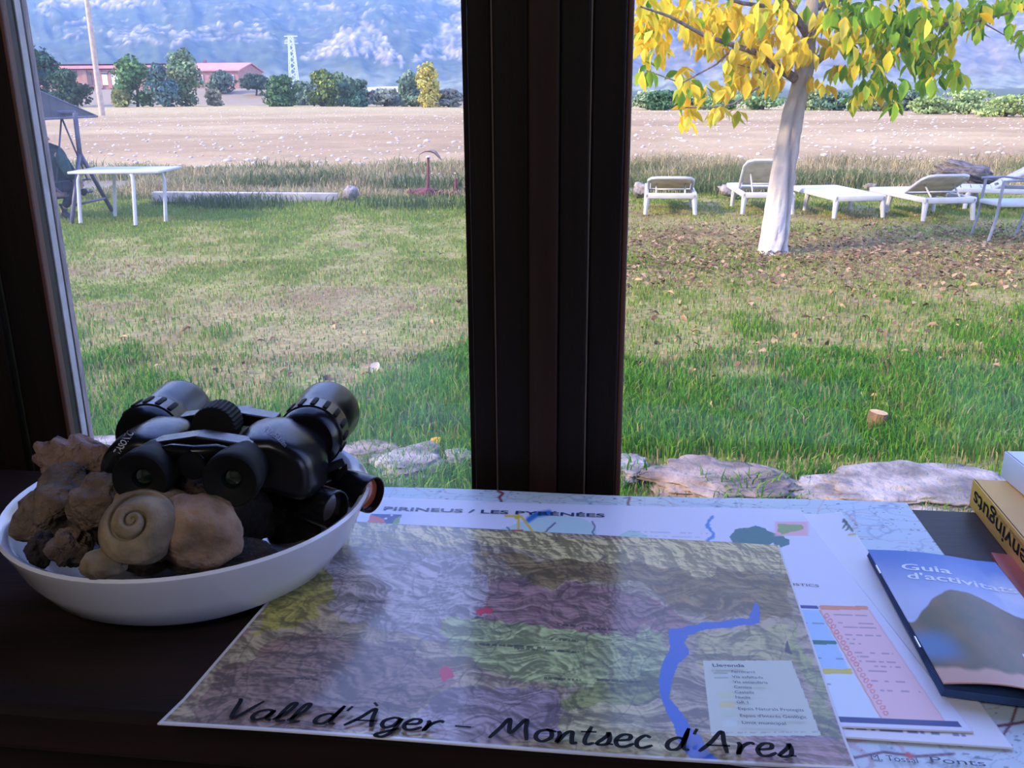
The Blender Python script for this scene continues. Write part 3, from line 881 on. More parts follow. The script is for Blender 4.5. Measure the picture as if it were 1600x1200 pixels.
CLU = [ # column, row, spread x, spread y, count, share of yellow
 (1020, 25, 22, 28, 20, .85), (1055, 20, 28, 22, 22, .9), (1030, 70, 20, 20, 12, .85), (1090, 50, 30, 22, 20, .95), (1120, 25, 30, 22, 20, .95), (1125, 80, 28, 16, 13, .9),
 (1165, 40, 30, 24, 22, .95), (1180, 78, 24, 14, 12, .95), (1210, 50, 26, 24, 18, .95), (1225, 14, 30, 18, 14, .95), (1240, 85, 22, 14, 12, .95), (1262, 78, 18, 16, 9, 1), (1200, 100, 26, 10, 8, .95),
 (1064, 122, 10, 10, 5, .9), (1080, 136, 16, 10, 5, .8), (1100, 150, 14, 10, 5, .9), (1128, 146, 18, 8, 6, .95), (1150, 118, 16, 18, 9, .95), (1165, 100, 16, 10, 6, .9), (1068, 156, 8, 8, 3, .4), (1076, 178, 12, 8, 4, .95), (1070, 190, 10, 8, 3, .9),
 (1110, 182, 4, 8, 2, .9), (1125, 176, 12, 6, 5, .95), (1153, 180, 3, 6, 2, .2), (1172, 132, 8, 8, 4, .95), (1190, 122, 12, 6, 4, .9), (1214, 130, 14, 8, 6, .9), (1262, 128, 8, 8, 4, 1), (1292, 142, 8, 6, 2, 1), (1010, 120, 10, 14, 5, .3), (1005, 60, 10, 26, 8, .7),
 (1300, 25, 26, 22, 16, .45), (1318, 50, 24, 16, 12, .8), (1345, 25, 28, 22, 22, .1), (1375, 55, 26, 18, 18, .2), (1400, 30, 30, 22, 24, .15), (1440, 30, 28, 20, 20, .15), (1430, 65, 28, 14, 16, .15), (1475, 35, 26, 18, 18, .15), (1470, 65, 24, 14, 12, .3),
 (1510, 25, 24, 16, 14, .2), (1350, 80, 22, 12, 10, .7), (1390, 85, 24, 12, 14, .4), (1440, 88, 22, 10, 12, .3), (1470, 100, 18, 10, 8, .05), (1312, 112, 14, 8, 6, .5), (1345, 100, 12, 8, 6, .6), (1372, 110, 14, 8, 8, .1), (1365, 135, 16, 10, 9, .2), (1392, 140, 14, 12, 9, .1), (1400, 168, 5, 10, 4, 0), (1335, 160, 6, 8, 3, .05), (1355, 150, 10, 10, 5, .4),
 (1440, 108, 18, 10, 9, .15), (1455, 128, 12, 8, 6, .05), (1490, 112, 10, 8, 5, .1), (1500, 125, 8, 6, 3, 0), (1530, 50, 10, 8, 4, .6), (1545, 10, 24, 12, 9, .2), (1580, 8, 20, 10, 8, .3), (1580, 45, 5, 4, 2, .4), (1597, 66, 8, 10, 4, 0), (1305, 75, 8, 8, 4, .9),
]
LV = []
for cx, cy, sx, sy, nn, sh in CLU:
    nn = int(nn*2.7)
    for i in range(nn):
        p = at(random.gauss(cx, sx*.55), random.gauss(cy, sy*.55)-8, TY + random.gauss(-.1, .45))
        LV.append((p, random.random() < sh, random.uniform(.12, .20), True))
c0 = Vector((3.1, 10.0, 4.35))
for i in range(2400):       # the crown above the window head
    d = Vector((random.gauss(0, 1), random.gauss(0, 1), random.gauss(0, 1))).normalized()*random.random()**.4
    p = c0 + Vector((d.x*2.7, d.y*2.5, d.z*2.7))
    if p.z < 2.02 + .1*random.random(): continue
    LV.append((p, random.random() < .5 - .22*d.x*2, random.uniform(.17, .27), False))
LV.sort(key=lambda a: (not a[3], a[0].y))
def leaf_rot():
    return Matrix.Rotation(random.uniform(0, 2*PI), 3, 'Z') @ Matrix.Rotation(-random.gauss(-.95, .45), 3, 'X') @ Matrix.Rotation(random.gauss(0, .4), 3, 'Y')
random.seed(21)
bigV = []; bigF = []; bigC = []; base = 0
for i, (p, yel, s, vis) in enumerate(LV):
    me = random.choice(lm_y if yel else lm_g); R = leaf_rot()
    if i < 300:
        o = bpy.data.objects.new('leaf', me); COL.objects.link(o); o.parent = tree
        M4 = R.to_4x4(); M4.translation = p - Vector(tree.location)
        o.matrix_local = M4 @ Matrix.Scale(s, 4)
    else:
        nv = len(me.vertices)
        co = np.empty(nv*3, np.float32); me.vertices.foreach_get('co', co); co = co.reshape(-1, 3)*s
        cc = np.empty(nv*4, np.float32); me.color_attributes['Col'].data.foreach_get('color', cc)
        bigV.append(co @ np.array(R).T + np.array(p)); bigC.append(cc.reshape(-1, 4)[:, :3])
        bigF.append(np.array([list(f.vertices) for f in me.polygons]) + base); base += nv
o = link('foliage', npmesh('foliage', np.concatenate(bigV), np.concatenate(bigF), np.concatenate(bigC)), M_leaf)
o['kind'] = 'stuff'; loc_child(o, tree)

# ---------------------------------------------------------------- loungers
M_white = pm('white_plastic', lin(190, 185, 180), lin(178, 173, 170), 6, 0.5)
M_beige = pm('beige_sheet', lin(204, 192, 168), lin(176, 164, 142), 8, 0.8, .2, 60)
M_darkp = pm('dark_metal', lin(70, 62, 60), lin(50, 45, 44), 12, 0.5)
def lounger(label, loc, rz, ang, length=1.55):
    t = empty('sun_lounger', loc, rz); tag(t, label, 'sun lounger')
    w = .72; h = .30
    fr = MB()
    fr.box((-w/2+.03, length/2, h-.035), (.06, length, .07), bev=.015)
    fr.box((w/2-.03, length/2, h-.035), (.06, length, .07), bev=.015)
    fr.box((0, .03, h-.04), (w, .06, .08), bev=.02)
    fr.box((0, length-.03, h-.035), (w, .06, .07), bev=.015)
    fr.build('frame', M_white, t, smooth=True)
    for sx in (-1, 1):
        for y, d in ((.05, -1), (length*.62, 1)):
            lg = MB()
            x = sx*(w/2-.03)
            lg.tube([(x*.96, y, h-.03), (x*1.0, y+d*.015, h*.55), (x*1.04, y+d*.03, 0)], [.045, .036, .028], 8)
            lg.build('leg', M_white, t, smooth=True)
    hy = .66
    for k in range(6):
        y0 = hy + (length-.08-hy)*k/6
        MB().box((0, y0+.07, h-.012), (w-.10, (length-.08-hy)/6-.012, .022), bev=.006).build('slat', M_white, t)
    L = .62
    a = math.radians(ang)
    R = Matrix.Rotation(-a, 4, 'X')
    M4 = Matrix.Translation((0, hy, h-.01)) @ R
    if ang < 3:
        for k in range(4):
            MB().box((0, hy-.08-k*.15, h-.012), (w-.10, .135, .022), bev=.006).build('slat', M_white, t)
        return t
    b = MB()
    hw = (w-.10)/2
    loop = [(-hw, 0), (-hw, -L+.12), (-hw+.04, -L+.03), (-hw+.12, -L), (hw-.12, -L), (hw-.04, -L+.03), (hw, -L+.12), (hw, 0)]
    b.tube([M4 @ Vector((x, y, 0)) for x, y in loop], .022, 8)
    b.build('backrest_frame', M_white, t, smooth=True)
    s = MB(); sheet = [(-hw+.03, -.16), (-hw+.03, -L+.10), (-hw+.12, -L+.04), (hw-.12, -L+.04), (hw-.03, -L+.10), (hw-.03, -.16)]
    s.prism(sheet, -.012, .012, M4); s.build('backrest_sheet', M_beige, t)
    MB().prism([(-hw+.03, -.15), (hw-.03, -.15), (hw-.03, -.10), (-hw+.03, -.10)], -.01, .01, M4).build('backrest_slat', M_white, t)
    MB().prism([(-hw+.03, -.05), (hw-.03, -.05), (hw-.03, 0), (-hw+.03, 0)], -.01, .01, M4).build('backrest_slat', M_white, t)
    st = MB(); p1 = M4 @ Vector((0, -.36, -.02)); y2 = .12
    for sx in (-1, 1): st.tube([(sx*.20, p1.y, p1.z), (sx*.20, y2, h-.03)], .013, 6)
    st.tube([(-.20, y2, h-.03), (.20, y2, h-.03)], .013, 6)
    st.tube([(-.20, (p1.y+y2)/2, (p1.z+h-.03)/2), (.20, (p1.y+y2)/2, (p1.z+h-.03)/2)], .011, 6)
    st.build('support_strut', M_white, t, smooth=True)
    return t
def lp(px, py): return P(px, py, GZ)
lounger('white sun lounger with low tilted beige back, nearest the timber post', lp(1047, 336), -.14, 20)
lounger('white sun lounger with steep raised beige back behind the tree trunk', lp(1199, 335), -.08, 44)
lounger('flat white sun lounger without raised back, right of the tree trunk', lp(1342, 341), .10, 0)
lounger('white sun lounger with raised back in front of the grey dead log', lp(1482, 345), .10, 27)
lounger('white sun lounger turned sideways behind the garden chair at the right', lp(1600, 334)+Vector((.5, .5, 0)), 1.15, 32)

# garden chair at the right edge
ch = empty('garden_chair', P(1548, 377, GZ)); tag(ch, 'white garden chair with grey metal legs at the right edge', 'chair')
c0 = Vector(ch.location)
M_greym = pm('grey_metal', lin(150, 146, 150), lin(126, 122, 126), 10, 0.45)
def cp(px, py, Y): return at(px, py, Y) - c0
Yc = c0.y
fl = Vector((0, 0, 0)); zs = .40; za = .66
for (x, y, zt, l0) in ((0, 0, za, .03), (.05, .50, za, .03), (.55, 0.02, zs, -.04), (.58, .50, zs, -.04)):
    MB().tube([(x-.03, y, 0), (x+.02, y, zs*.6), (x+.05, y, zt)], .017, 8).build('leg', M_greym, ch, smooth=True)
for y in (0, .5):
    MB().tube([(.05, y, za), (.30, y, za+.01), (.60, y, za-.02)], .020, 8, flat=.6).build('armrest', M_greym, ch, smooth=True)
MB().box((.33, .25, zs), (.56, .50, .05), bev=.02).build('seat', M_white, ch, smooth=True)
MB().box((.68, .25, zs+.36), (.05, .50, .66), Matrix.Rotation(.26, 4, 'Y'), .02).build('backrest', M_white, ch, smooth=True)

# dead log behind the loungers
M_log = pm('dead_wood', lin(128, 116, 110), lin(74, 66, 64), 9, 0.95, .8, 14, stretch=(1, 3, 3))
p0 = at(1466, 268, 14.4); p1 = at(1548, 281, 14.2)
lg = empty('dead_log', (p0.x+.3, 14.5, gz(p0.x, 14.5))); tag(lg, 'dark weathered log lying on a stump behind the raised lounger', 'log')
mid = (p0+p1)/2
o = rock('log_wood', mid+Vector((0.02, 0, .04)), (.46, .17, .15), 77, M_log, (0, .24, 0), sub=4, amp=.35, freq=1.6, ridge=.5, fine=.1); loc_child(o, lg)
o = rock('broken_branch', p0+Vector((.1, -.1, -.02)), (.26, .06, .05), 79, M_log, (0, .05, .1), sub=3, amp=.4, freq=2, ridge=.3); loc_child(o, lg)
MB().tube([(mid.x+.1, 14.3, GZ-.05), (mid.x+.08, 14.32, mid.z-.05)], [.17, .12], 12).build('stump', M_log, None, smooth=True)
loc_child(bpy.data.objects['stump'], lg)

for i, (px, py, Y, s, lab) in enumerate(((1143, 299, 15.0, (.20, .12, .09), 'pale angular stone in the weeds left of the tree trunk'), (1003, 298, 15.2, (.16, .12, .11), 'pale stone in weeds half hidden by the timber post'),
        (548, 302, 15.2, (.15, .10, .13), 'pointed pale stone at the right end of the white beam'), (1360, 292, 16.0, (.16, .1, .05), 'low white stone in weeds behind the flat lounger'))):
    p = at(px, py, Y); o = rock('pale_stone', p, s, 50+i, M_stone, (.1, .2, .5*i), sub=3, amp=.45, freq=1.5); tag(o, lab, 'stone')

# white beam
a = at(240, 307, 15.0); b = at(528, 309, 15.3)
d = (b-a); L_ = d.length
bm_ = MB().box((0, 0, 0), (L_, .20, .15), bev=.012)
o = bm_.build('white_beam', pm('limewashed_beam', lin(190, 176, 164), lin(160, 146, 136), 6, 0.85, .3, 20), smooth=True)
o.location = (a+b)/2; o.rotation_euler = (0, -math.asin(d.z/L_), math.atan2(d.y, d.x))
tag(o, 'long whitewashed beam lying in the weeds beyond the white table', 'beam')

# white tube-legged table
tf = [P(126, 349, GZ), P(212, 352, GZ), P(259, 346, GZ), P(180, 338, GZ)]
cen = sum(tf, Vector())/4
wt_ = empty('garden_table', (cen.x, cen.y, GZ)); tag(wt_, 'white low table with bent tube legs standing on the lawn', 'table')
c0 = Vector(wt_.location)
zt = at(190, 267, cen.y).z - GZ
tops = [at(121, 268, tf[0].y+.1), at(207, 269, tf[1].y+.1), at(256, 268, tf[2].y), at(178, 266, tf[3].y)]
for f_, u_ in zip(tf, tops):
    q = Vector((u_.x-c0.x, u_.y-c0.y, zt-.03)); f2 = f_-c0
    inn = Vector((q.x*.80, q.y*.80, zt-.02))
    MB().tube([f2, f2.lerp(q, .45), f2.lerp(q, .86), q.lerp(inn, .25)+Vector((0, 0, -.01)), inn], .026, 8).build('leg', M_white, wt_, smooth=True)
xs_ = [u_.x-c0.x for u_ in tops]; ys_ = [u_.y-c0.y for u_ in tops]
MB().box(((min(xs_)+max(xs_))/2, (min(ys_)+max(ys_))/2, zt), (max(xs_)-min(xs_)+.06, max(ys_)-min(ys_), .035), bev=.012).build('tabletop', M_white, wt_, smooth=True)

# rusty plough
M_rust = pm('rust', lin(120, 58, 58), lin(84, 44, 50), 14, 0.85, .3, 40)
M_rustp = pm('pale_rust', lin(150, 122, 110), lin(120, 92, 84), 14, 0.8, .3, 40)
pc = at(667, 302, 15.8)
pl = empty('old_plough', (pc.x, pc.y, gz(pc.x, pc.y))); tag(pl, 'rusty old plough with upright bar in the weeds left of the post', 'plough')
c0 = Vector(pl.location)
def pp(px, py, dy=0): return at(px, py, 15.8+dy) - c0
MB().tube([pp(668, 304), pp(669, 275), pp(669, 246)], [.03, .024, .022], 8).build('upright_bar', M_rust, pl, smooth=True)
MB().tube([pp(655, 241), pp(664, 236), pp(672, 235), pp(680, 238), pp(686, 245), pp(690, 250)], [.015, .04, .07, .075, .05, .015], 8, flat=.4).build('curved_blade', M_rustp, pl, smooth=True)
MB().tube([pp(636, 300), pp(655, 301), pp(680, 301), pp(716, 303)], .03, 8).build('beam', M_rust, pl, smooth=True)
MB().tube([pp(712, 306), pp(712, 292), pp(713, 279)], .028, 8).build('rear_bar', M_rust, pl, smooth=True)
o = rock('ploughshare', (0, 0, 0), (.20, .10, .09), 91, M_rust, (0, 0, 0), pl, sub=3, amp=.5); o.location = pp(667, 302)
M = Matrix.Translation(pp(640, 300)) @ Matrix.Rotation(PI/2, 4, 'Y')
MB().lathe([(.045, -.02), (.06, 0), (.045, .02)], M, 12).build('small_wheel', M_rust, pl, smooth=True)

# ---------------------------------------------------------------- trees and bushes beyond the field
M_fol = vcm('far_foliage', 0.8, 0.1, transl=.2, gain=.72)
M_trunk = pm('far_trunk', lin(96, 84, 74), lin(70, 60, 54), 6, 0.9)
def crown(name, w, h, cols, n, seed, tall=False, base=.1, leaf=.30):
    r = np.random.default_rng(seed)
    k = 36 if not tall else 26
    cs = []
    for i in range(k):
        u = r.random(); a = r.uniform(0, 2*PI)
        zz = base*h + (h*(1-base))*(.08+.80*u)
        env = (math.sqrt(max(0, 1-((u-.30)/.72)**2)) if not tall else math.sin(PI*min(1, (.16+.80*u)**.8))**.5)
        rad = w*.5*env*math.sqrt(r.random())*.72
        cs.append((rad*math.cos(a), rad*math.sin(a), zz, w*r.uniform(.15, .26), h*r.uniform(.09, .16), r.uniform(.72, 1.2)))
    V = []; F = []; C_ = []
    m = n//k
    for (x, y, z, rw, rh, sh) in cs:
        d = r.normal(size=(m, 3)); d /= np.linalg.norm(d, axis=1)[:, None]
        p = np.array([x, y, z]) + d*np.array([rw, rw, rh])*r.uniform(.7, 1.08, (m, 1))
        nrm = d + r.normal(size=(m, 3))*.5; nrm /= np.linalg.norm(nrm, axis=1)[:, None]
        t1 = np.cross(nrm, r.normal(size=(m, 3))); t1 /= np.linalg.norm(t1, axis=1)[:, None]
        t2 = np.cross(nrm, t1)
        s = leaf*r.uniform(.6, 1.3, (m, 1))
        q = np.stack([p-t1*s, p+t2*s*.6, p+t1*s, p-t2*s*.6], 1)
        b = sum(len(v) for v in V)
        V.append(q.reshape(-1, 3)); F.append(np.arange(m*4).reshape(-1, 4)+b)
        c = np.array(cols)[r.integers(0, len(cols), m)]*sh*r.uniform(.8, 1.2, (m, 1))
        C_.append(np.repeat(c, 4, 0))
    return npmesh(name, np.concatenate(V), np.concatenate(F), np.concatenate(C_))
TREES = [ # px, width px, height px, distance, colours, label, tall, base
 (72, 60, 86, 168, [(44, 74, 58), (60, 92, 62), (38, 62, 62)], 'dark green tree beside the left window frame above the swing canopy', 0, .02),
 (112, 50, 58, 160, [(44, 70, 52), (60, 84, 60)], 'lower dark round tree between the swing canopy and the utility pole', 0, .0),
 (214, 54, 74, 160, [(84, 122, 66), (104, 138, 74), (66, 104, 60)], 'bright green tree just right of the utility pole', 0, .02),
 (190, 26, 26, 158, [(150, 150, 80), (126, 134, 74)], 'low yellowish bush at the foot of the bright green tree', 0, 0),
 (256, 44, 62, 158, [(78, 104, 104), (88, 116, 100)], 'blue green tree in the middle of the clump by the pole', 0, .0),
 (290, 52, 84, 164, [(112, 134, 92), (92, 118, 82), (128, 142, 100)], 'tall pale olive tree at the right end of the clump by the pole', 1, .0),
 (346, 34, 32, 188, [(84, 104, 82), (100, 116, 92)], 'small round olive tree in front of the gabled pink building', 0, .1),
 (334, 22, 24, 162, [(150, 138, 110), (132, 128, 98)], 'small brownish bush below the gabled pink building', 0, .0),
 (401, 36, 30, 185, [(58, 78, 62), (70, 90, 70)], 'dark flat topped tree on the bank right of the gabled building', 0, .3),
 (440, 46, 46, 150, [(62, 92, 50), (84, 112, 58), (52, 80, 50)], 'round dark green tree in front of the lattice pylon foot', 0, .0),
 (474, 30, 36, 170, [(120, 138, 110), (104, 126, 104)], 'pale green bush right of the lattice pylon foot', 0, .0),
 (504, 42, 58, 154, [(74, 100, 58), (140, 148, 62), (98, 118, 62)], 'green and yellow pointed tree in the middle of the far tree row', 1, .0),
 (530, 30, 48, 166, [(124, 140, 96), (110, 128, 88)], 'pale olive tree behind the green and yellow pointed tree', 0, .0),
 (550, 44, 44, 158, [(84, 108, 86), (96, 122, 92)], 'round grey green tree right of the green and yellow pointed tree', 0, .0),
 (561, 22, 16, 148, [(70, 104, 84), (60, 94, 76)], 'small dark teal bush at the foot of the grey green tree', 0, .0),
 (600, 60, 26, 160, [(140, 144, 128), (128, 134, 116)], 'low wide grey scrub left of the yellow poplar', 0, .0),
 (642, 32, 50, 158, [(118, 138, 112), (100, 124, 100)], 'pale grey green tree standing against the yellow poplar', 0, .0),
 (666, 36, 72, 152, [(206, 184, 84), (186, 172, 80), (160, 158, 84)], 'tall yellow poplar left of the timber post', 1, .0),
 (700, 40, 26, 156, [(140, 138, 122), (126, 128, 110)], 'low greyish scrub between the yellow poplar and the timber post', 0, .0),
 (1012, 46, 26, 112, [(134, 150, 110), (120, 140, 100)], 'pale bush right of the timber post at the field edge', 0, 0),
 (1036, 46, 30, 108, [(70, 104, 70), (84, 118, 78)], 'dark green round bush at the field edge right of the timber post', 0, 0),
 (1080, 56, 22, 112, [(142, 156, 110), (128, 146, 104)], 'low pale hedge bush left of the tree trunk', 0, 0),
 (1128, 50, 26, 108, [(110, 142, 92), (126, 150, 98)], 'mid green bush seen under the lowest yellow leaves', 0, 0),
 (1190, 70, 36, 104, [(120, 152, 96), (104, 138, 86), (138, 164, 106)], 'large light green bush just left of the tree trunk', 0, 0),
 (1268, 50, 30, 100, [(150, 164, 110), (132, 150, 100)], 'yellowish green bush just right of the tree trunk', 0, 0),
 (1306, 46, 28, 96, [(88, 118, 96), (100, 128, 100)], 'dark bluish bush right of the tree trunk', 0, 0),
 (1360, 60, 24, 92, [(146, 160, 112), (132, 148, 106)], 'low pale bush below the hanging green leaves', 0, 0),
 (1416, 64, 30, 92, [(96, 116, 104), (112, 130, 110)], 'dark grey green bush behind the pale field edge at the right', 0, 0),
 (1450, 50, 26, 76, [(150, 168, 100), (136, 156, 94)], 'light green bush in front of the dark grey green bush', 0, 0),
 (1512, 76, 36, 76, [(156, 172, 104), (138, 158, 96), (120, 142, 90)], 'wide yellow green bush near the right end of the field edge', 0, 0),
 (1572, 70, 32, 66, [(160, 174, 104), (140, 158, 96)], 'yellow green bush at the right border of the view', 0, 0),
 (1640, 80, 40, 64, [(130, 150, 94), (150, 166, 100)], 'last green bush of the field edge, cut by the right border', 0, 0),
]
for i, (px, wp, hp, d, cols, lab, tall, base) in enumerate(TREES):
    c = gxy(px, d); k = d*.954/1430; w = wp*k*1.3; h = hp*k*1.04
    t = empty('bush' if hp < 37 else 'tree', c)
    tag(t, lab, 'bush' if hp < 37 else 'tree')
    hp_ = link('crown', crown('crown', w, h, [lin(*[min(255, z_*1.12+14) for z_ in q]) for q in cols], 2400 if hp > 36 else 1500, 100+i, tall, base, leaf=d*.0021), M_fol, t)  # foliage colours lifted and softened for a hazy look
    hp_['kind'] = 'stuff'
    MB().tube([(0, 0, -.3), (.05*w, 0, h*.3), (.0, 0, h*.6)], [w*.035, w*.03, w*.015], 6).build('trunk', M_trunk, t)

# dark hedge line far behind
# ---------------------------------------------------------------- buildings
M_pink = pm('pink_render', lin(178, 132, 116), lin(158, 116, 102), 1.2, 0.9)
M_proof = pm('pink_roof', lin(206, 140, 136), lin(190, 126, 124), 1.0, 0.8)
M_shut = pm('white_shutter', lin(236, 230, 228), lin(222, 216, 214), 2, 0.7)
M_dk = pm('dark_opening', lin(110, 88, 88), lin(96, 78, 78), 2, 0.8)
M_ridge = pm('roof_edge', lin(120, 90, 96), lin(104, 80, 86), 2, 0.8)
k = 205*.954/1430
def bld_pt(px, py): return at(px, py, 205)
b1 = empty('farm_building', (bld_pt(150, 138).x, 205, gz(bld_pt(150, 138).x, 205))); tag(b1, 'long low pink building with white shutters behind the utility pole', 'building')
def bbox(root, name, px0, px1, py0, py1, y0, y1, mat):
    a = at(px0, py1, y0); b = at(px1, py0, y0); o0 = Vector(root.location)
    z0, z1 = sorted((a.z, b.z))
    return MB().box(((a.x+b.x)/2-o0.x, (y0+y1)/2-o0.y, (z0+z1)/2-o0.z), (abs(b.x-a.x), abs(y1-y0), z1-z0)).build(name, mat, root)
bbox(b1, 'wall', 60, 262, 108, 144, 205, 215, M_pink)
bbox(b1, 'roof', 56, 266, 101.5, 108, 204, 216, M_proof)
bbox(b1, 'roof_edge', 56, 266, 98.5, 101, 208, 216.4, M_ridge)
for x0, x1, m in ((157, 170, M_shut), (172, 190, M_shut), (134, 142, M_dk), (196, 212, M_shut)):
    f = bbox(b1, 'window', x0, x1, 113, 133, 204.8, 205.05, m)
    o = bbox(b1, 'pane', x0+1, x1-1, 113.5, 116, 204.7, 204.85, M_dk); o.parent = f
for x in (133, 156, 171, 192): bbox(b1, 'pilaster', x-1.2, x+1.2, 109, 138, 204.75, 205.1, M_pink)
b2 = empty('farm_building', (bld_pt(345, 138).x, 207, gz(bld_pt(345, 138).x, 207))); tag(b2, 'pink gabled farm building with pale pink roof, right of the tree clump', 'building')
o0 = Vector(b2.location)
def q(px, py, Y): return at(px, py, Y) - o0
e0 = q(285, 111, 203); e1 = q(372, 111, 203); zt = q(330, 100.5, 209).z; zb = q(330, 142, 203).z
x0, x1 = e0.x, e1.x; y0 = e0.y; ym = y0+6.5; yb = y0+13
x1b = x1 + 1.6
MB().add([(x0, y0, zb), (x1, y0, zb), (x1b, yb, zb), (x0, yb, zb), (x0, y0, e0.z), (x1, y0, e0.z), (x1b, yb, e0.z), (x0, yb, e0.z), (x1+.9, ym, zt), (x0, ym, zt)],
         [(0, 1, 5, 4), (1, 2, 6, 8, 5), (2, 3, 7, 6), (3, 0, 4, 9, 7)]).build('wall', M_pink, b2)
h_ = .25
MB().add([(x0-.4, y0-.5, e0.z-.1), (x1+.4, y0-.5, e0.z-.1), (x1+1.3, ym, zt+.05), (x0-.4, ym, zt+.05), (x0-.4, y0-.5, e0.z+h_-.1), (x1+.4, y0-.5, e0.z+h_-.1), (x1+1.3, ym, zt+h_+.05), (x0-.4, ym, zt+h_+.05)],
         [(0, 1, 2, 3), (4, 5, 6, 7), (0, 1, 5, 4), (1, 2, 6, 5), (2, 3, 7, 6), (3, 0, 4, 7)]).build('roof_slope', M_proof, b2)
MB().add([(x0-.4, yb+.5, e0.z-.1), (x1b+.4, yb+.5, e0.z-.1), (x1+1.3, ym, zt+.05), (x0-.4, ym, zt+.05), (x0-.4, yb+.5, e0.z+h_-.1), (x1b+.4, yb+.5, e0.z+h_-.1), (x1+1.3, ym, zt+h_+.05), (x0-.4, ym, zt+h_+.05)],
         [(0, 1, 2, 3), (4, 5, 6, 7), (0, 1, 5, 4), (1, 2, 6, 5), (2, 3, 7, 6), (3, 0, 4, 7)]).build('roof_slope', M_proof, b2)
for a, b in ((306, 318), (360, 366)):
    A = q(a, 117, 203); B = q(b, 128, 203)
    f = MB().box(((A.x+B.x)/2, y0-.05, (A.z+B.z)/2), (B.x-A.x, .2, A.z-B.z)).build('window', M_shut, b2)
    MB().box(((A.x+B.x)/2, y0-.17, (A.z+B.z)/2), ((B.x-A.x)*.8, .06, (A.z-B.z)*.8)).build('pane', M_dk, f)
A = q(313, 98, 207); MB().box((A.x, A.y+3, A.z), (.7, .7, 1.2)).build('chimney', M_ridge, b2)

# utility pole and lattice pylon
M_pole = pm('pale_pole', lin(186, 164, 142), lin(164, 144, 126), 3, 0.85)
c = P(160, 181, GZ); c.z = gz(c.x, c.y) if c.y > 120 else GZ
o = MB().tube([(0, 0, -.3), (0, 0, 7), (0, 0, 17)], [.30, .26, .2], 10).build('utility_pole', M_pole, smooth=True)
o.location = c; tag(o, 'tall pale utility pole standing at the edge of the field', 'pole')
M_pyl = pm('pylon_steel', lin(206, 216, 226), lin(190, 200, 212), 3, 0.6)
pb = gxy(462, 250); py_ = empty('lattice_pylon', pb); tag(py_, 'pale steel lattice pylon in front of the mountain foot', 'pylon')
ht = at(450, 56, 250).z - pb.z
for sx in (-1, 1):
    for sy in (-1, 1):
        MB().tube([(sx*1.1, sy*1.1, 0), (sx*.5, sy*.5, ht)], .16, 5).build('leg', M_pyl, py_)
n_ = 9
for k_ in range(n_):
    z0 = ht*k_/n_; z1 = ht*(k_+1)/n_; r0 = 1.1-.6*k_/n_; r1 = 1.1-.6*(k_+1)/n_
    MB().tube([(-r0, -r0, z0), (r1, -r1, z1)], .10, 4).build('brace', M_pyl, py_)
    MB().tube([(r0, -r0, z0), (-r1, -r1, z1)], .10, 4).build('brace', M_pyl, py_)
for z in (ht*.99, ht*.86): MB().tube([(-1.7, 0, z), (1.7, 0, z)], .16, 5).build('cross_arm', M_pyl, py_)
# white farm sheds at the mountain foot
for (a, b, t_, lab) in ((575, 622, 140, 'far white shed roof at the mountain foot left of the poplar'), (1000, 1022, 146, 'far white shed beside the timber post at the mountain foot')):
    A = at(a, t_, 290); B = at(b, t_-6, 290); w = B.x-A.x
    s = empty('far_shed', (A.x+w/2, 290, gz(A.x, 290))); tag(s, lab, 'shed')
    hh = A.z - s.location.z
    MB().box((0, 2, hh/2), (w, 4, hh)).build('wall', M_shut, s)
    MB().prism([(-w/2-.3, hh), (w/2+.3, hh), (w/2, hh+.9), (-w/2, hh+.7)], -2, 2, Matrix.Translation((0, 2, 0)) @ Matrix.Rotation(PI/2, 4, 'X')).build('roof', M_shut, s)

# ---------------------------------------------------------------- garden swing
M_canopy = pm('canopy_cloth', lin(70, 58, 46), lin(48, 40, 33), 3, 0.9, .2, 30)
M_steel = pm('swing_steel', lin(96, 88, 104), lin(72, 66, 78), 8, 0.5)
M_cush = pm('seat_cloth', lin(120, 92, 84), lin(92, 72, 68), 8, 0.9)
A = P(112, 348, GZ); B = P(176, 331, GZ)
sw = empty('garden_swing', ((A.x+B.x)/2-.9, (A.y+B.y)/2, GZ)); tag(sw, 'garden swing seat under a dark cloth canopy beside the left window frame', 'swing')
o0 = Vector(sw.location)
ym = (A.y+B.y)/2
J = at(124, 240, ym); T = at(117, 176, ym)
def tb_(pts, r, name, m=M_steel): return MB().tube([Vector(p)-o0 for p in pts], r, 8).build(name, m, sw, smooth=True)
dx = Vector((-1.75, 0, 0))
for off in (Vector((0, 0, 0)), dx):
    tb_([A+off, J+off], .030, 'leg'); tb_([B+off, J+off+Vector((0, .02, 0))], .030, 'leg'); tb_([J+off+Vector((0, 0, -.15)), T+off], .034, 'post')
    tb_([A.lerp(B, .15)+off+Vector((0, 0, .22)), A.lerp(B, .85)+off+Vector((0, 0, .22))], .018, 'brace')
tb_([T, T+dx], .028, 'top_bar')
zE = at(152, 182, ym+.95).z; xr = at(152, 182, ym+.95).x; zR = at(52, 120, ym).z; xl = xr-2.25
n0, f0, ym_ = ym-.95, ym+.95, ym
rd0, rd1 = xr-.75, xl+.75
can = MB()
vs = [(xr, n0, zE), (xr, f0, zE), (xl, f0, zE), (xl, n0, zE), (rd0, ym_, zR), (rd1, ym_, zR)]
vs = [Vector(v)-o0 for v in vs]
can.add(vs + [v+Vector((0, 0, -.012)) for v in vs], [(0, 1, 4), (1, 2, 5, 4), (2, 3, 5), (3, 0, 4, 5), (7, 6, 10), (8, 7, 10, 11), (9, 8, 11), (6, 9, 11, 10)])
can.build('canopy', M_canopy, sw)
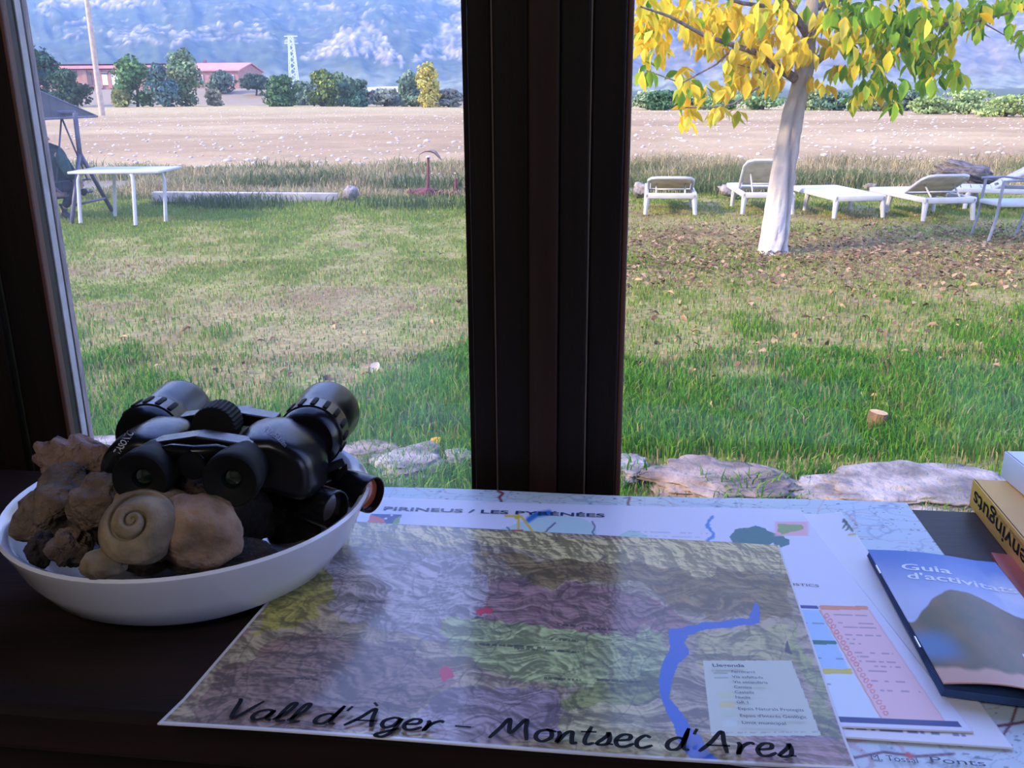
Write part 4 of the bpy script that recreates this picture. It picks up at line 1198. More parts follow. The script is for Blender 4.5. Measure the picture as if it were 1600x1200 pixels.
tb_([vs[0]+o0, vs[1]+o0, vs[2]+o0, vs[3]+o0, vs[0]+o0], .014, 'canopy_frame')
for a, b in ((0, 4), (1, 4), (2, 5), (3, 5)): tb_([vs[a]+o0, vs[b]+o0], .016, 'canopy_rib')
# hanging bars and seat
hp0 = at(96, 183, ym)
zs = at(95, 302, ym).z
SX = hp0.x
for off in (Vector((0, 0, 0)), Vector((-1.35, 0, 0))):
    tb_([hp0+off, Vector((SX-.10, ym-.22, zs+.16))+off], .012, 'hanger'); tb_([hp0+off, Vector((SX+.12, ym+.26, zs+.16))+off], .012, 'hanger')
    tb_([Vector((SX-.16, ym-.30, zs+.17))+off, Vector((SX+.14, ym+.30, zs+.17))+off], .014, 'armrest')
    tb_([Vector((SX-.30, ym-.34, zs+.50))+off, Vector((SX-.16, ym-.30, zs+.17))+off, Vector((SX-.02, ym-.20, zs-.02))+off, Vector((SX+.16, ym+.26, zs))+off], .018, 'seat_frame')
MB().box(Vector((SX-.66, ym+.02, zs))-o0, (1.30, .50, .07), bev=.02).build('seat', M_cush, sw, smooth=True)

# ---------------------------------------------------------------- the person on the swing
def skin(name, J_, E_, mat, parent=None, root=0, sub=1):
    names = list(J_); me = bpy.data.meshes.new(name)
    me.from_pydata([tuple(J_[n][0]) for n in names], [(names.index(a), names.index(b)) for a, b in E_], [])
    o = bpy.data.objects.new(name, me); COL.objects.link(o)
    o.modifiers.new('skin', 'SKIN')
    for i, n in enumerate(names):
        r = J_[n][1]; r = r if isinstance(r, tuple) else (r, r)
        me.skin_vertices[0].data[i].radius = r
        me.skin_vertices[0].data[i].use_root = (i == root)
    s = o.modifiers.new('sub', 'SUBSURF'); s.levels = sub; s.render_levels = sub
    dg = bpy.context.evaluated_depsgraph_get()
    m2 = bpy.data.meshes.new_from_object(o.evaluated_get(dg))
    COL.objects.unlink(o); bpy.data.objects.remove(o)
    m2.name = name
    m2.materials.clear()
    return link(name, m2, mat, parent, True)
M_skin = pm('skin', lin(198, 150, 128), lin(178, 130, 110), 20, 0.6)
M_coat = pm('green_coat', lin(46, 72, 66), lin(32, 52, 50), 12, 0.85, .3, 30)
M_trous = pm('dark_trousers', lin(44, 42, 52), lin(32, 30, 38), 12, 0.85)
M_boot = pm('black_boots', lin(34, 30, 34), lin(26, 24, 26), 12, 0.6)
M_hair = pm('brown_hair', lin(92, 62, 48), lin(66, 46, 38), 30, 0.8, .4, 60)
pe_loc = Vector((SX-.05, ym, GZ))
def a3(px, py, dy): return at(px, py, ym+dy) - pe_loc
jp = {'pelvis': a3(90, 292, 0), 'chest': a3(84, 252, -.02), 'neck': a3(74, 231, -.02), 'chin': a3(68, 224, 0), 'head': a3(62, 214, 0), 'crown': a3(58, 206, 0),
      'shr': a3(92, 240, -.20), 'shl': a3(88, 236, .20), 'elr': a3(104, 266, -.26), 'ell': a3(106, 260, .22), 'wrr': a3(117, 281, -.06), 'wrl': a3(120, 278, .10),
      'hpr': a3(96, 294, -.10), 'hpl': a3(96, 293, .10), 'knr': a3(119, 291, -.10), 'knl': a3(122, 283, .08), 'anr': a3(97, 330, -.06), 'anl': a3(125, 304, -.02), 'tor': a3(110, 341, -.06), 'tol': a3(132, 299, -.02)}
per = empty('person', pe_loc); tag(per, 'person in a dark green coat sitting cross-legged on the garden swing', 'person')
body = {'pelvis': (jp['pelvis'], (.15, .13)), 'chest': (jp['chest'], (.16, .13)), 'neck': (jp['neck'], .055), 'chin': (jp['chin'], .075), 'head': (jp['head'], .095), 'crown': (jp['crown'], .07),
        'shr': (jp['shr'], .06), 'shl': (jp['shl'], .06), 'elr': (jp['elr'], .042), 'ell': (jp['ell'], .042), 'wrr': (jp['wrr'], .028), 'wrl': (jp['wrl'], .028),
        'hpr': (jp['hpr'], .085), 'hpl': (jp['hpl'], .085), 'knr': (jp['knr'], .06), 'knl': (jp['knl'], .06), 'anr': (jp['anr'], .038), 'anl': (jp['anl'], .038), 'tor': (jp['tor'], .032), 'tol': (jp['tol'], .032)}
ed = [('pelvis', 'chest'), ('chest', 'neck'), ('neck', 'chin'), ('chin', 'head'), ('head', 'crown'), ('chest', 'shr'), ('chest', 'shl'), ('shr', 'elr'), ('shl', 'ell'), ('elr', 'wrr'), ('ell', 'wrl'),
      ('pelvis', 'hpr'), ('pelvis', 'hpl'), ('hpr', 'knr'), ('hpl', 'knl'), ('knr', 'anr'), ('knl', 'anl'), ('anr', 'tor'), ('anl', 'tol')]
for s_, w_ in (('r', 'wrr'), ('l', 'wrl')):     # palms and five fingers
    d = (jp[w_]-jp['el'+s_]).normalized(); sd = d.cross(Vector((0, 0, 1))).normalized(); dn = Vector((0, 0, -1))
    body['palm'+s_] = (jp[w_]+d*.05, (.034, .016)); ed.append((w_, 'palm'+s_))
    for k_, (of, ln) in enumerate(((-.030, .06), (-.010, .075), (.010, .07), (.028, .055))):
        p1 = jp[w_]+d*.09+sd*of; p2 = p1+d*ln*.5+dn*.01; p3 = p1+d*ln*.8+dn*.035
        for nm, p, r in (('a', p1, .010), ('b', p2, .009), ('c', p3, .007)): body['f%s%d%s' % (s_, k_, nm)] = (p, r)
        ed += [('palm'+s_, 'f%s%da' % (s_, k_)), ('f%s%da' % (s_, k_), 'f%s%db' % (s_, k_)), ('f%s%db' % (s_, k_), 'f%s%dc' % (s_, k_))]
    body['t'+s_] = (jp[w_]+d*.045-sd*.045, .010); body['u'+s_] = (jp[w_]+d*.08-sd*.055+dn*.015, .008)
    ed += [('palm'+s_, 't'+s_), ('t'+s_, 'u'+s_)]
skin('body', body, ed, M_skin, per, 0, 1)
coat = {k_: (jp[k_], r) for k_, r in (('pelvis', (.20, .18)), ('chest', (.215, .17)), ('neck', (.10, .10)), ('shr', .085), ('shl', .085), ('elr', .070), ('ell', .070))}
coat['cfr'] = (jp['elr'].lerp(jp['wrr'], .85), .052); coat['cfl'] = (jp['ell'].lerp(jp['wrl'], .85), .052)
coat['hood'] = (jp['neck'].lerp(jp['shr'], .35)+Vector((.03, -.02, .02)), .10)
coat['skr'] = (jp['hpr'].lerp(jp['knr'], .45), .115); coat['skl'] = (jp['hpl'].lerp(jp['knl'], .45), .115)
skin('coat', coat, [('pelvis', 'chest'), ('chest', 'neck'), ('neck', 'hood'), ('chest', 'shr'), ('chest', 'shl'), ('shr', 'elr'), ('shl', 'ell'), ('elr', 'cfr'), ('ell', 'cfl'), ('pelvis', 'skr'), ('pelvis', 'skl')], M_coat, per, 0, 2)
tr = {k_: (jp[k_], r) for k_, r in (('pelvis', (.165, .145)), ('hpr', .10), ('hpl', .10), ('knr', .076), ('knl', .076))}
tr['cr'] = (jp['knr'].lerp(jp['anr'], .85), .060); tr['cl'] = (jp['knl'].lerp(jp['anl'], .55), .058)
skin('trousers', tr, [('pelvis', 'hpr'), ('pelvis', 'hpl'), ('hpr', 'knr'), ('hpl', 'knl'), ('knr', 'cr'), ('knl', 'cl')], M_trous, per, 0, 2)
for s_ in 'rl':
    d = (jp['to'+s_]-jp['an'+s_]).normalized()
    bt = {'a': (jp['an'+s_]+(jp['kn'+s_]-jp['an'+s_]).normalized()*.08, .058), 'b': (jp['an'+s_]-d*.03, .060), 'c': (jp['an'+s_].lerp(jp['to'+s_], .6), .052), 'd': (jp['to'+s_]+d*.05, .040)}
    skin('boot', bt, [('a', 'b'), ('b', 'c'), ('c', 'd')], M_boot, per, 1, 2)
# head details
hc = jp['head']; fd = Vector((.86, .30, -.10)).normalized(); sd = Vector((-.30, .86, 0)).normalized(); up = fd.cross(sd)*-1 if fd.cross(sd).z < 0 else fd.cross(sd)
hr = rock('hair', hc-fd*.022+up*.03, (.108, .100, .105), 5, M_hair, (0, 0, 0), per, sub=3, amp=.12, freq=2)
MB().tube([hc+fd*.09+up*.01, hc+fd*.115-up*.025, hc+fd*.095-up*.035], [.008, .014, .010], 8).build('nose', M_skin, per, smooth=True)
M_eye = pm('eye_dark', (.03, .02, .02), (.02, .015, .015), 10, .3)
for s_ in (-1, 1):
    rock('eye', hc+fd*.088+sd*s_*.033+up*.008, (.011, .012, .008), 2, M_eye, (0, 0, 0), per, sub=2, amp=0, fine=0)
    rock('ear', hc+sd*s_*.098-fd*.005-up*.01, (.018, .010, .03), 2, M_skin, (0, 0, 0), per, sub=2, amp=.1)
M_lip = pm('lips', lin(170, 100, 92), lin(150, 88, 82), 10, .5)
rock('mouth', hc+fd*.086-up*.058, (.012, .024, .007), 2, M_lip, (0, 0, 0), per, sub=2, amp=0.05)

# ================================================================== things on the table
M_china = pm('white_china', lin(226, 226, 232), lin(218, 218, 226), 3, 0.18, spec=.5, coat=.6, coatr=.05)
BC = Vector((-.262, .688, TZ))
bowl = empty('white_bowl', BC); tag(bowl, 'round white china bowl full of stones and binoculars on the table', 'bowl')
prof = [(0, .004), (.085, .004), (.088, 0), (.098, 0), (.103, .003), (.118, .013), (.131, .032), (.138, .050), (.1425, .058), (.1435, .061), (.1415, .063), (.137, .0605), (.132, .052), (.124, .034), (.110, .018), (.090, .010), (0, .009)]
MB().lathe(prof, None, 72).build('bowl_body', M_china, bowl, smooth=True)

M_rk = pm('brown_rock', lin(136, 116, 100), lin(66, 55, 48), 28, 0.95, .7, 120, detail=8)
M_rk2 = pm('pink_rock', lin(164, 134, 122), lin(80, 66, 60), 24, 0.95, .7, 110, detail=8)
M_rk3 = pm('dark_rock', lin(70, 60, 56), lin(36, 32, 31), 30, 0.95, .6, 130, detail=8)
M_fos = pm('fossil_stone', lin(150, 134, 108), lin(100, 86, 70), 36, 0.85, .2, 160, detail=8)
M_fos2 = pm('fossil_body_stone', lin(168, 138, 114), lin(104, 84, 68), 30, 0.88, .3, 130, detail=8)
def brock(px, py, d, size, seed, mat, rot, lab, name='rock', **kw):
    o = rock(name, Pd(px, py, d), size, seed, mat, rot, sub=4, **kw); tag(o, lab, 'rock'); return o
brock(156, 739, .76, (.045, .024, .023), 3, M_rk2, (.1, .70, .15), 'tall pinkish rock leaning up at the left side of the bowl', amp=.42, freq=1.5, ridge=.5, fine=.10)
brock(92, 802, .715, (.031, .036, .030), 4, M_rk, (.2, .1, .3), 'large dark brown rock against the left rim of the bowl', amp=.42, freq=1.4, ridge=.15, fine=.07)
brock(168, 784, .675, (.022, .026, .020), 6, M_rk, (.3, -.3, .5), 'lumpy brown rock between the tall pinkish rock and the fossil', amp=.42, freq=1.6, ridge=.2, fine=.08)
brock(110, 856, .655, (.014, .016, .013), 8, M_rk, (.1, .4, .2), 'small angular brown rock in front of the large dark rock', amp=.45, freq=1.3, fine=.07)
brock(64, 860, .668, (.009, .012, .014), 9, M_rk3, (.3, .2, .1), 'dark bluish rock at the left front inside the bowl', amp=.45, freq=1.4, ridge=.2, fine=.08)
brock(163, 880, .622, (.0155, .014, .0095), 11, M_fos, (0, .1, .2), 'small smooth rounded stone under the spiral fossil', amp=.16, freq=1.2, fine=.03)
brock(292, 766, .705, (.021, .025, .015), 13, M_rk2, (.2, .1, .4), 'rough pinkish rock behind the fossil under the binoculars', amp=.45, freq=1.6, ridge=.25, fine=.08)
brock(360, 800, .745, (.040, .040, .030), 14, M_rk3, (0, .2, .4), 'dark rock in middle of the bowl beneath the small binoculars', amp=.35, freq=1.3, fine=.07)
brock(250, 812, .735, (.048, .048, .032), 15, M_rk3, (0, .1, .9), 'dark rock at the bottom of the bowl behind the fossil', amp=.35, freq=1.3, fine=.07)
brock(455, 800, .80, (.026, .034, .026), 16, M_rk3, (.3, .2, .4), 'dark rock at back right inside the bowl', amp=.35, freq=1.3, fine=.07)
brock(200, 770, .79, (.036, .036, .026), 17, M_rk3, (.3, .2, .4), 'dark rock at the back of the bowl behind the tall pinkish rock', amp=.35, freq=1.3, fine=.07)
brock(350, 868, .665, (.036, .026, .010), 18, M_rk3, (0, .1, .3), 'flat dark rock lying low under the fossil at the bowl front', amp=.3, freq=1.3, fine=.07)

# spiral snail fossil
fl_ = Pd(262, 832, .645)
fos = empty('snail_fossil', fl_); tag(fos, 'beige spiral snail fossil at the front of the bowl', 'fossil')
o = rock('body_whorl', Vector((0, 0, 0)), (.032, .028, .027), 31, M_fos2, (.1, .15, -.2), fos, sub=5, amp=.14, freq=1.2, fine=.03)
o.location = Pd(312, 829, .652)-fl_
o = rock('upper_whorl', Vector((0, 0, 0)), (.040, .028, .026), 33, M_fos, (.2, .25, -.1), fos, sub=5, amp=.10, freq=1.1, fine=.02)
o.location = Pd(252, 818, .668)-fl_
nr_, nt_ = 70, 110
Rr_ = .0262
rr_ = np.linspace(0.001, 1, nr_); tt_ = np.linspace(0, 2*PI, nt_, endpoint=False)
Rg, Tg = np.meshgrid(rr_, tt_, indexing='ij')
ph = (np.log(np.maximum(Rg, .07))/math.log(3.4) + Tg/(2*PI)) % 1.0
grv = np.exp(-(np.minimum(ph, 1-ph)/.06)**2)*np.clip(Rg*6, 0, 1)*np.clip((1.02-Rg)*6, 0, 1)
hgt = .46*np.sqrt(np.clip(1-Rg**2*.98, 0, 1)) + .13*np.sin(PI*ph)*np.clip(Rg*4, 0, 1)*(1-Rg**6) - .13*grv + .14*(1-Rg)**2
edge_ = 1 + .02*np.sin(Tg*2+.5)
nm_ = .02*(fbm(Rg*9+np.cos(Tg)*3, np.sin(Tg)*3+Rg*2, 5, 3)-.5)
Vf = np.stack([Rg*np.cos(Tg)*Rr_*edge_, Rg*np.sin(Tg)*Rr_*edge_*1.0, (hgt+nm_)*Rr_], -1).reshape(-1, 3)
Vf = np.concatenate([Vf, np.stack([np.cos(tt_)*Rr_*.8, np.sin(tt_)*Rr_*.9, 0*tt_-.5*Rr_], 1)])
Ff = []
for i in range(nr_):
    for k_ in range(nt_):
        k2 = (k_+1) % nt_; Ff.append((i*nt_+k_, i*nt_+k2, (i+1)*nt_+k2, (i+1)*nt_+k_))
sp = link('spire', npmesh('spire', Vf, np.array(Ff)), M_fos, fos, True)
nrm = (CAM - Pd(217, 832, .63)).normalized()
nrm = (nrm*1.0 + Vector((-.30, 0, .42))).normalized()
xx = Vector((0, 0, 1)).cross(nrm).normalized(); xx = (xx*math.cos(.5)+nrm.cross(xx)*math.sin(.5)).normalized(); yy_ = nrm.cross(xx)
M4 = Matrix((xx, yy_, nrm)).transposed().to_4x4(); M4.translation = Pd(216, 824, .628)-fl_
sp.matrix_local = M4

# ---------------------------------------------------------------- lettering helpers
def text_mesh(s, size, shear=0.0, offset=0.0, depth=0.0, spacing=1.0, align='LEFT'):
    cu = bpy.data.curves.new('lettering', 'FONT'); cu.body = s; cu.size = size; cu.shear = shear; cu.offset = offset
    cu.extrude = depth; cu.space_character = spacing; cu.align_x = align; cu.resolution_u = 3
    ob = bpy.data.objects.new('lettering', cu); COL.objects.link(ob)
    dg = bpy.context.evaluated_depsgraph_get()
    me = bpy.data.meshes.new_from_object(ob.evaluated_get(dg))
    COL.objects.unlink(ob); bpy.data.objects.remove(ob); bpy.data.curves.remove(cu)
    me.name = 'lettering'; me.materials.clear()
    return me
def text(s, size, origin, xdir, ydir, mat, parent, width=None, **kw):
    me = text_mesh(s, size, **kw)
    x = Vector(xdir).normalized(); y = Vector(ydir); y = (y - x*y.dot(x)).normalized(); z = x.cross(y)
    sc = 1.0
    if width:
        w = max(v.co.x for v in me.vertices)-min(v.co.x for v in me.vertices); sc = width/w
    M4 = Matrix((x*sc, y, z)).transposed().to_4x4()
    M4.translation = Vector(origin)
    if parent: M4.translation = Vector(origin) - Vector(parent.location)
    me.transform(M4)
    return link('lettering', me, mat, parent)

M_ink = pm('black_ink', (.012, .012, .014), (.010, .010, .012), 30, .8, spec=.15)
M_inkg = pm('grey_ink', (.06, .06, .09), (.05, .05, .08), 30, .5)
M_inkt = pm('teal_ink', lin(30, 70, 110), lin(26, 60, 100), 30, .4)
M_inkw = pm('white_ink', lin(244, 246, 252), lin(236, 240, 250), 30, .4)

# ---------------------------------------------------------------- binoculars
M_bk = pm('black_armour', (.009, .009, .011), (.006, .006, .007), 120, .27, .008, 400, spec=.35)
M_bk2 = pm('black_paint', (.006, .006, .008), (.005, .005, .006), 60, .22, spec=.3)
M_bk3 = pm('matt_black_rubber', (.006, .006, .006), (.004, .004, .004), 60, .7, spec=.2)
M_lens_g = pm('green_lens', (.002, .016, .010), (.001, .008, .005), 10, .02, spec=.9, coat=1, coatr=.0)
M_lens_o = pm('orange_lens', (.55, .14, .05), (.30, .06, .03), 40, .05, spec=.8, coat=1, coatr=.0)
M_lens_d = pm('dark_lens', (.03, .018, .02), (.015, .01, .012), 30, .04, spec=.8, coat=1, coatr=.0)
M_lbl = pm('lettering_grey', lin(200, 204, 206), lin(180, 184, 186), 40, .5)
M_lbl2 = pm('lettering_dim', lin(110, 112, 130), lin(90, 92, 110), 40, .5)
bE = Vector((-.234, .6055, .896)); bb = Vector((.99970, -.02185, -.01058)); ba = Vector((.02139, .99890, -.04174)); bc = Vector((.01148, .04150, .99907))
bino = empty('binoculars', bE); tag(bino, 'large black binoculars resting across the stones in the bowl', 'binoculars')
BM = Matrix((bb, ba, bc)).transposed().to_4x4()        # local x right, y towards the objectives, z up
def bput(o): o.matrix_local = BM; return o
AX = Matrix.Rotation(-PI/2, 4, 'X')                    # lathe axis z -> +y
def T4(x, y, z): return Matrix.Translation((x, y, z))
for sx in (-1, 1):
    ex = sx*.0325; ox = sx*.066; oz = -.006; ez = -.006
    # eyecup with hollow, lens inside
    bput(MB().lathe([(0, .0065), (.0070, .006), (.0074, .0015), (.0110, -.0005), (.0190, -.0025), (.0204, -.001), (.0208, .004), (.0202, .016), (.0188, .021), (.0188, .028), (.0175, .042), (.0150, .056)], T4(ex, 0, ez) @ AX, 40).build('eyecup', M_bk3, bino, smooth=True))
    bput(MB().lathe([(0, .0030), (.004, .0033), (.0068, .0045), (.0068, .006), (0, .006)], T4(ex, 0, ez) @ AX, 28).build('eyepiece_lens', M_lens_g, bino, smooth=True))
    # prism housing: a rounded body between the two axes
    hb = bmesh.new(); bmesh.ops.create_cube(hb, size=1.0); bmesh.ops.subdivide_edges(hb, edges=list(hb.edges), cuts=9, use_grid_fill=True)
    for v in hb.verts:
        p = v.co*2
        q_ = Vector((abs(p.x)**4.5+abs(p.z)**4.5, 0, 0)).x
        r2 = max(1e-6, (abs(p.x)**3.4+abs(p.z)**3.4))**(1/3.4); m_ = max(abs(p.x), abs(p.z))
        f_ = (m_/r2) if r2 > 1e-4 else 1
        f_ = f_*(.80+.20*math.sqrt(max(0, 1-(abs(p.y))**4)))
        taper = 1 - .12*max(0, -p.y)
        v.co = Vector((p.x*f_*.0325*taper, p.y*.030, p.z*f_*.0250*taper))
    me = bpy.data.meshes.new('prism_housing'); hb.to_mesh(me); hb.free()
    for v in me.vertices:
        sw_ = v.co.x*sx
        v.co.z -= max(0, sw_)*.40          # shoulders slope down outwards
        v.co += Vector((sx*.0520, .062, -.009))
    bput(link('prism_housing', me, M_bk, bino, True))
    # objective barrel
    bar = MB().lathe([(.0215, .086), (.0255, .092), (.0262, .104), (.0262, .126), (.0248, .128), (.0248, .130), (.0262, .136), (.0275, .160), (.0282, .166), (.0282, .170), (.0265, .172), (.0255, .168), (.0245, .150), (.0, .148)], T4(ox, 0, oz) @ AX, 44)
    bput(bar.build('objective_barrel', M_bk2, bino, smooth=True))
    bput(MB().lathe([(0, .150), (.012, .1515), (.0238, .149)], T4(ox, 0, oz) @ AX, 30).build('objective_lens', M_lens_d, bino, smooth=True))
    # grip ring with pads
    bput(MB().lathe([(.0262, .0985), (.0272, .0995), (.0272, .1205), (.0262, .1215)], T4(ox, 0, oz) @ AX, 44).build('grip_ring', M_bk, bino, smooth=True))
    for k_ in range(8):
        a_ = math.radians(128 - k_*22) if sx > 0 else math.radians(52 + k_*22)
        M4 = T4(ox, .110, oz) @ Matrix.Rotation(-a_, 4, 'Y') @ T4(.0274, 0, 0)
        pd = MB(); cb = bmesh.new(); 
        pd.box((0, 0, 0), (.0018, .017, .0042), None, .0007)
        pd.v = [M4 @ v for v in pd.v]; cb.free()
        bput(pd.build('grip_rib', M_bk3, bino, smooth=True))
# bridge, hinge, focusing wheel
br = MB()
br.tube([(0, .030, .002), (0, .150, -.004)], .0095, 18)
bput(br.build('hinge_tube', M_bk2, bino, smooth=True))
for y, z, nm_ in ((.034, .012, 'rear_bridge'), (.100, .012, 'front_bridge')):
    q_ = MB()
    for sx in (-1, 1):
        q_.add([(0, y-.008, z+.006), (0, y+.010, z+.006), (sx*.040, y+.012, z-.001), (sx*.040, y-.006, z-.001), (0, y-.008, z-.006), (0, y+.010, z-.006), (sx*.040, y+.012, z-.010), (sx*.040, y-.006, z-.010)],
               [(0, 1, 2, 3), (4, 5, 6, 7), (0, 1, 5, 4), (1, 2, 6, 5), (2, 3, 7, 6), (3, 0, 4, 7)])
    bput(q_.build(nm_, M_bk2, bino, bev=.001))
arm = MB()
for sx in (-1, 1): arm.tube([(0, .018, .008), (sx*.016, .021, .008), (sx*.030, .026, .004)], [.006, .006, .005], 10)
bput(arm.build('eyepiece_arm', M_bk2, bino, smooth=True))
wh = []
nn = 60
prof_ = [(.010, .062), (.0165, .0625), (.0175, .064), (.0175, .084), (.0165, .0855), (.010, .086)]
wmb = MB().lathe(prof_, T4(0, 0, .0125) @ AX, nn)
for i, v in enumerate(wmb.v):
    if prof_[i//nn][0] > .0170 and (i % nn) % 2 == 0:
        c_ = Vector((0, v.y, .0125)); v.xyz = c_ + (v-c_)*.95
bput(wmb.build('focus_wheel', M_bk3, bino, smooth=False))
bput(MB().lathe([(0, .012), (.010, .012), (.0115, .014), (.0115, .020), (.009, .024)], T4(0, 0, .000) @ AX, 30).build('hinge_cap', M_bk2, bino, smooth=True))
# lettering on the housings
def bl(v): return bE + BM.to_3x3() @ Vector(v)
def bdir(v): return BM.to_3x3() @ Vector(v)
def snap(o, target, off):
    """lay lettering onto the curved housing below it"""
    from mathutils.bvhtree import BVHTree
    bt = BVHTree.FromPolygons([BM @ v.co for v in target.data.vertices], [list(p.vertices) for p in target.data.polygons])
    for v in o.data.vertices:
        c_ = CAM - bE
        h = bt.ray_cast(c_, (v.co - c_).normalized())
        if h[0] is not None:
            v.co = h[0] + (c_ - h[0]).normalized()*off
hs = [c_ for c_ in bino.children if c_.name.startswith('prism_housing')]
for h_ in hs:
    bm_h = bmesh.new(); bm_h.from_mesh(h_.data); bmesh.ops.recalc_face_normals(bm_h, faces=bm_h.faces); bm_h.to_mesh(h_.data); bm_h.free()
def lettering_on(s, px0, py0, px1, py1, size, mat, h_, dpt):
    a = Pd(px0, py0, dpt); b = Pd(px1, py1, dpt)
    nv = (CAM-a).normalized(); x = (b-a).normalized(); y = nv.cross(x)
    o = text(s, size, a, x, y, mat, bino, width=(b-a).length, offset=.0001)
    snap(o, h_, .0006); return o
lettering_on('TASONIC', 186, 711, 209, 677, .0070, M_lbl, hs[0], .69)
lettering_on('10x50', 411, 672, 434, 688, .0065, M_lbl2, hs[1], .69)
lettering_on('114m/1000m', 420, 676, 444, 698, .0048, M_lbl2, hs[1], .69)

# small binoculars
sb_ = empty('small_binoculars', Pd(525, 797, .715)); tag(sb_, 'small black compact binoculars lying on the right rim of the bowl', 'binoculars')
a2 = Vector((.86, -.50, -.06)).normalized(); b2 = Vector((.52, .85, -.15)); b2 = (b2-a2*b2.dot(a2)).normalized(); c2 = b2.cross(a2)*-1
if c2.z < 0: c2 = -c2
SM = Matrix((b2, a2, b2.cross(a2)*-1)).transposed()
SM = Matrix((a2, b2, a2.cross(b2))).transposed().to_4x4()          # x along the barrels, y to the far barrel, z up
def sput(o): o.matrix_local = SM; return o
XA = Matrix.Rotation(PI/2, 4, 'Y')
for i, (y, off, lm_) in enumerate(((0, 0, M_lens_d), (.049, -.002, M_lens_o))):
    sput(MB().lathe([(.0118, -.112), (.0130, -.108), (.0130, -.092), (.0100, -.090), (.0105, -.080), (.0135, -.072), (.0138, -.045), (.0128, -.043), (.0128, -.041), (.0140, -.038), (.0155, -.020), (.0158, -.002), (.0154, 0), (.0143, 0), (.0138, -.006), (.0, -.007)], T4(off, y, 0) @ XA, 40).build('barrel', M_bk2, sb_, smooth=True))
    sput(MB().lathe([(0, -.0045), (.008, -.005), (.0136, -.0062)], T4(off, y, 0) @ XA, 30).build('objective_lens', lm_, sb_, smooth=True))
    sput(MB().lathe([(.0122, -.113), (.0142, -.112), (.0142, -.098), (.0128, -.096)], T4(off, y, 0) @ XA, 30).build('eyecup', M_bk3, sb_, smooth=True))
sput(MB().box((-.055, .0245, .003), (.042, .034, .010), bev=.003).build('bridge', M_bk, sb_, smooth=True))
sput(MB().lathe([(.004, -.080), (.0085, -.079), (.0085, -.064), (.004, -.063)], T4(0, .0245, .009) @ XA, 24).build('focus_wheel', M_bk3, sb_, smooth=True))
st = MB(); 
def strap(pts, w, name):
    pts = [Pd(*p) - Vector(sb_.location) for p in pts]
    vs = []; fs = []
    for i, p in enumerate(pts):
        d = (pts[min(i+1, len(pts)-1)]-pts[max(0, i-1)]).normalized(); s_ = d.cross(Vector((.2, -.5, .8))).normalized()*w/2; n_ = s_.cross(d).normalized()*.0009
        vs += [p-s_-n_, p+s_-n_, p+s_+n_, p-s_+n_]
    for i in range(len(pts)-1):
        for k_ in range(4): fs.append((i*4+k_, i*4+(k_+1) % 4, i*4+4+(k_+1) % 4, i*4+4+k_))
    fs += [(0, 1, 2, 3), tuple(len(vs)-4+k_ for k_ in range(4))]
    MB().add(vs, fs).build(name, M_bk3, sb_, smooth=True)
strap([(470, 762, .735), (495, 741, .735), (520, 728, .74), (536, 722, .745), (541, 730, .75), (528, 745, .76)], .007, 'strap')
strap([(468, 768, .72), (490, 752, .725), (512, 735, .735), (530, 727, .742)], .004, 'strap')

# ---------------------------------------------------------------- printed sheets
def sheet_mesh(name, corners, z, nu, nv, paint, curl=None, thick=.0008):
    """corners TL, TR, BR, BL as points on the table"""
    TL, TR, BR, BL = [np.array(c[:2]) for c in corners]
    u = np.linspace(0, 1, nu); v = np.linspace(0, 1, nv)
    U, Vv = np.meshgrid(u, v)
    XY = (TL[None, None]*((1-U)*(1-Vv))[..., None] + TR*(U*(1-Vv))[..., None] + BR*(U*Vv)[..., None] + BL*((1-U)*Vv)[..., None])
    Zz = np.full(U.shape, z) + (curl(U, Vv) if curl else 0)
    V = np.concatenate([XY, Zz[..., None]], -1).reshape(-1, 3)
    pz = V.copy(); pz[:, 2] = z
    px, py, _ = proj(pz)
    c = paint(U.ravel(), Vv.ravel(), px, py)
    F = gridfaces(nu, nv)[:, ::-1]
    # underside rim so that the sheet has an edge
    rim = np.concatenate([np.arange(nu), np.arange(1, nv)*nu+nu-1, (nv-1)*nu+np.arange(nu-2, -1, -1), np.arange(nv-2, 0, -1)*nu])
    W2 = V[rim].copy(); W2[:, 2] -= thick
    b = len(V); m = len(rim); k = np.arange(m); k2 = (k+1) % m
    F2 = np.stack([rim[k], rim[k2], b+k2, b+k], 1)
    return npmesh(name, np.concatenate([V, W2]), np.concatenate([F, F2]), np.concatenate([c, c[rim]]))
def over(c, m, col): 
    m = np.asarray(m, float)[:, None]; return c*(1-m) + np.array(col)*m
def rectm(a, a0, a1, b, b0, b1): return ((a >= a0) & (a <= a1) & (b >= b0) & (b <= b1)).astype(float)
def polyline(px, py, pts, w):
    d = np.full(px.shape, 1e9)
    for (x1, y1), (x2, y2) in zip(pts[:-1], pts[1:]):
        l2 = (x2-x1)**2+(y2-y1)**2
        t = np.clip(((px-x1)*(x2-x1)+(py-y1)*(y2-y1))/l2, 0, 1)
        d = np.minimum(d, np.hypot(px-x1-t*(x2-x1), py-y1-t*(y2-y1)))
    return np.clip(1.5-d/w, 0, 1)
def onT(px, py, z=TZ): return P(px, py, z)
M_paper = vcm('printed_paper', .5, .4, coat=.3, coatr=.25)
M_lam = vcm('laminated_print', .45, .3, coat=.6, coatr=.14)
M_gloss = vcm('glossy_cover', .4, .3, coat=.15, coatr=.12)

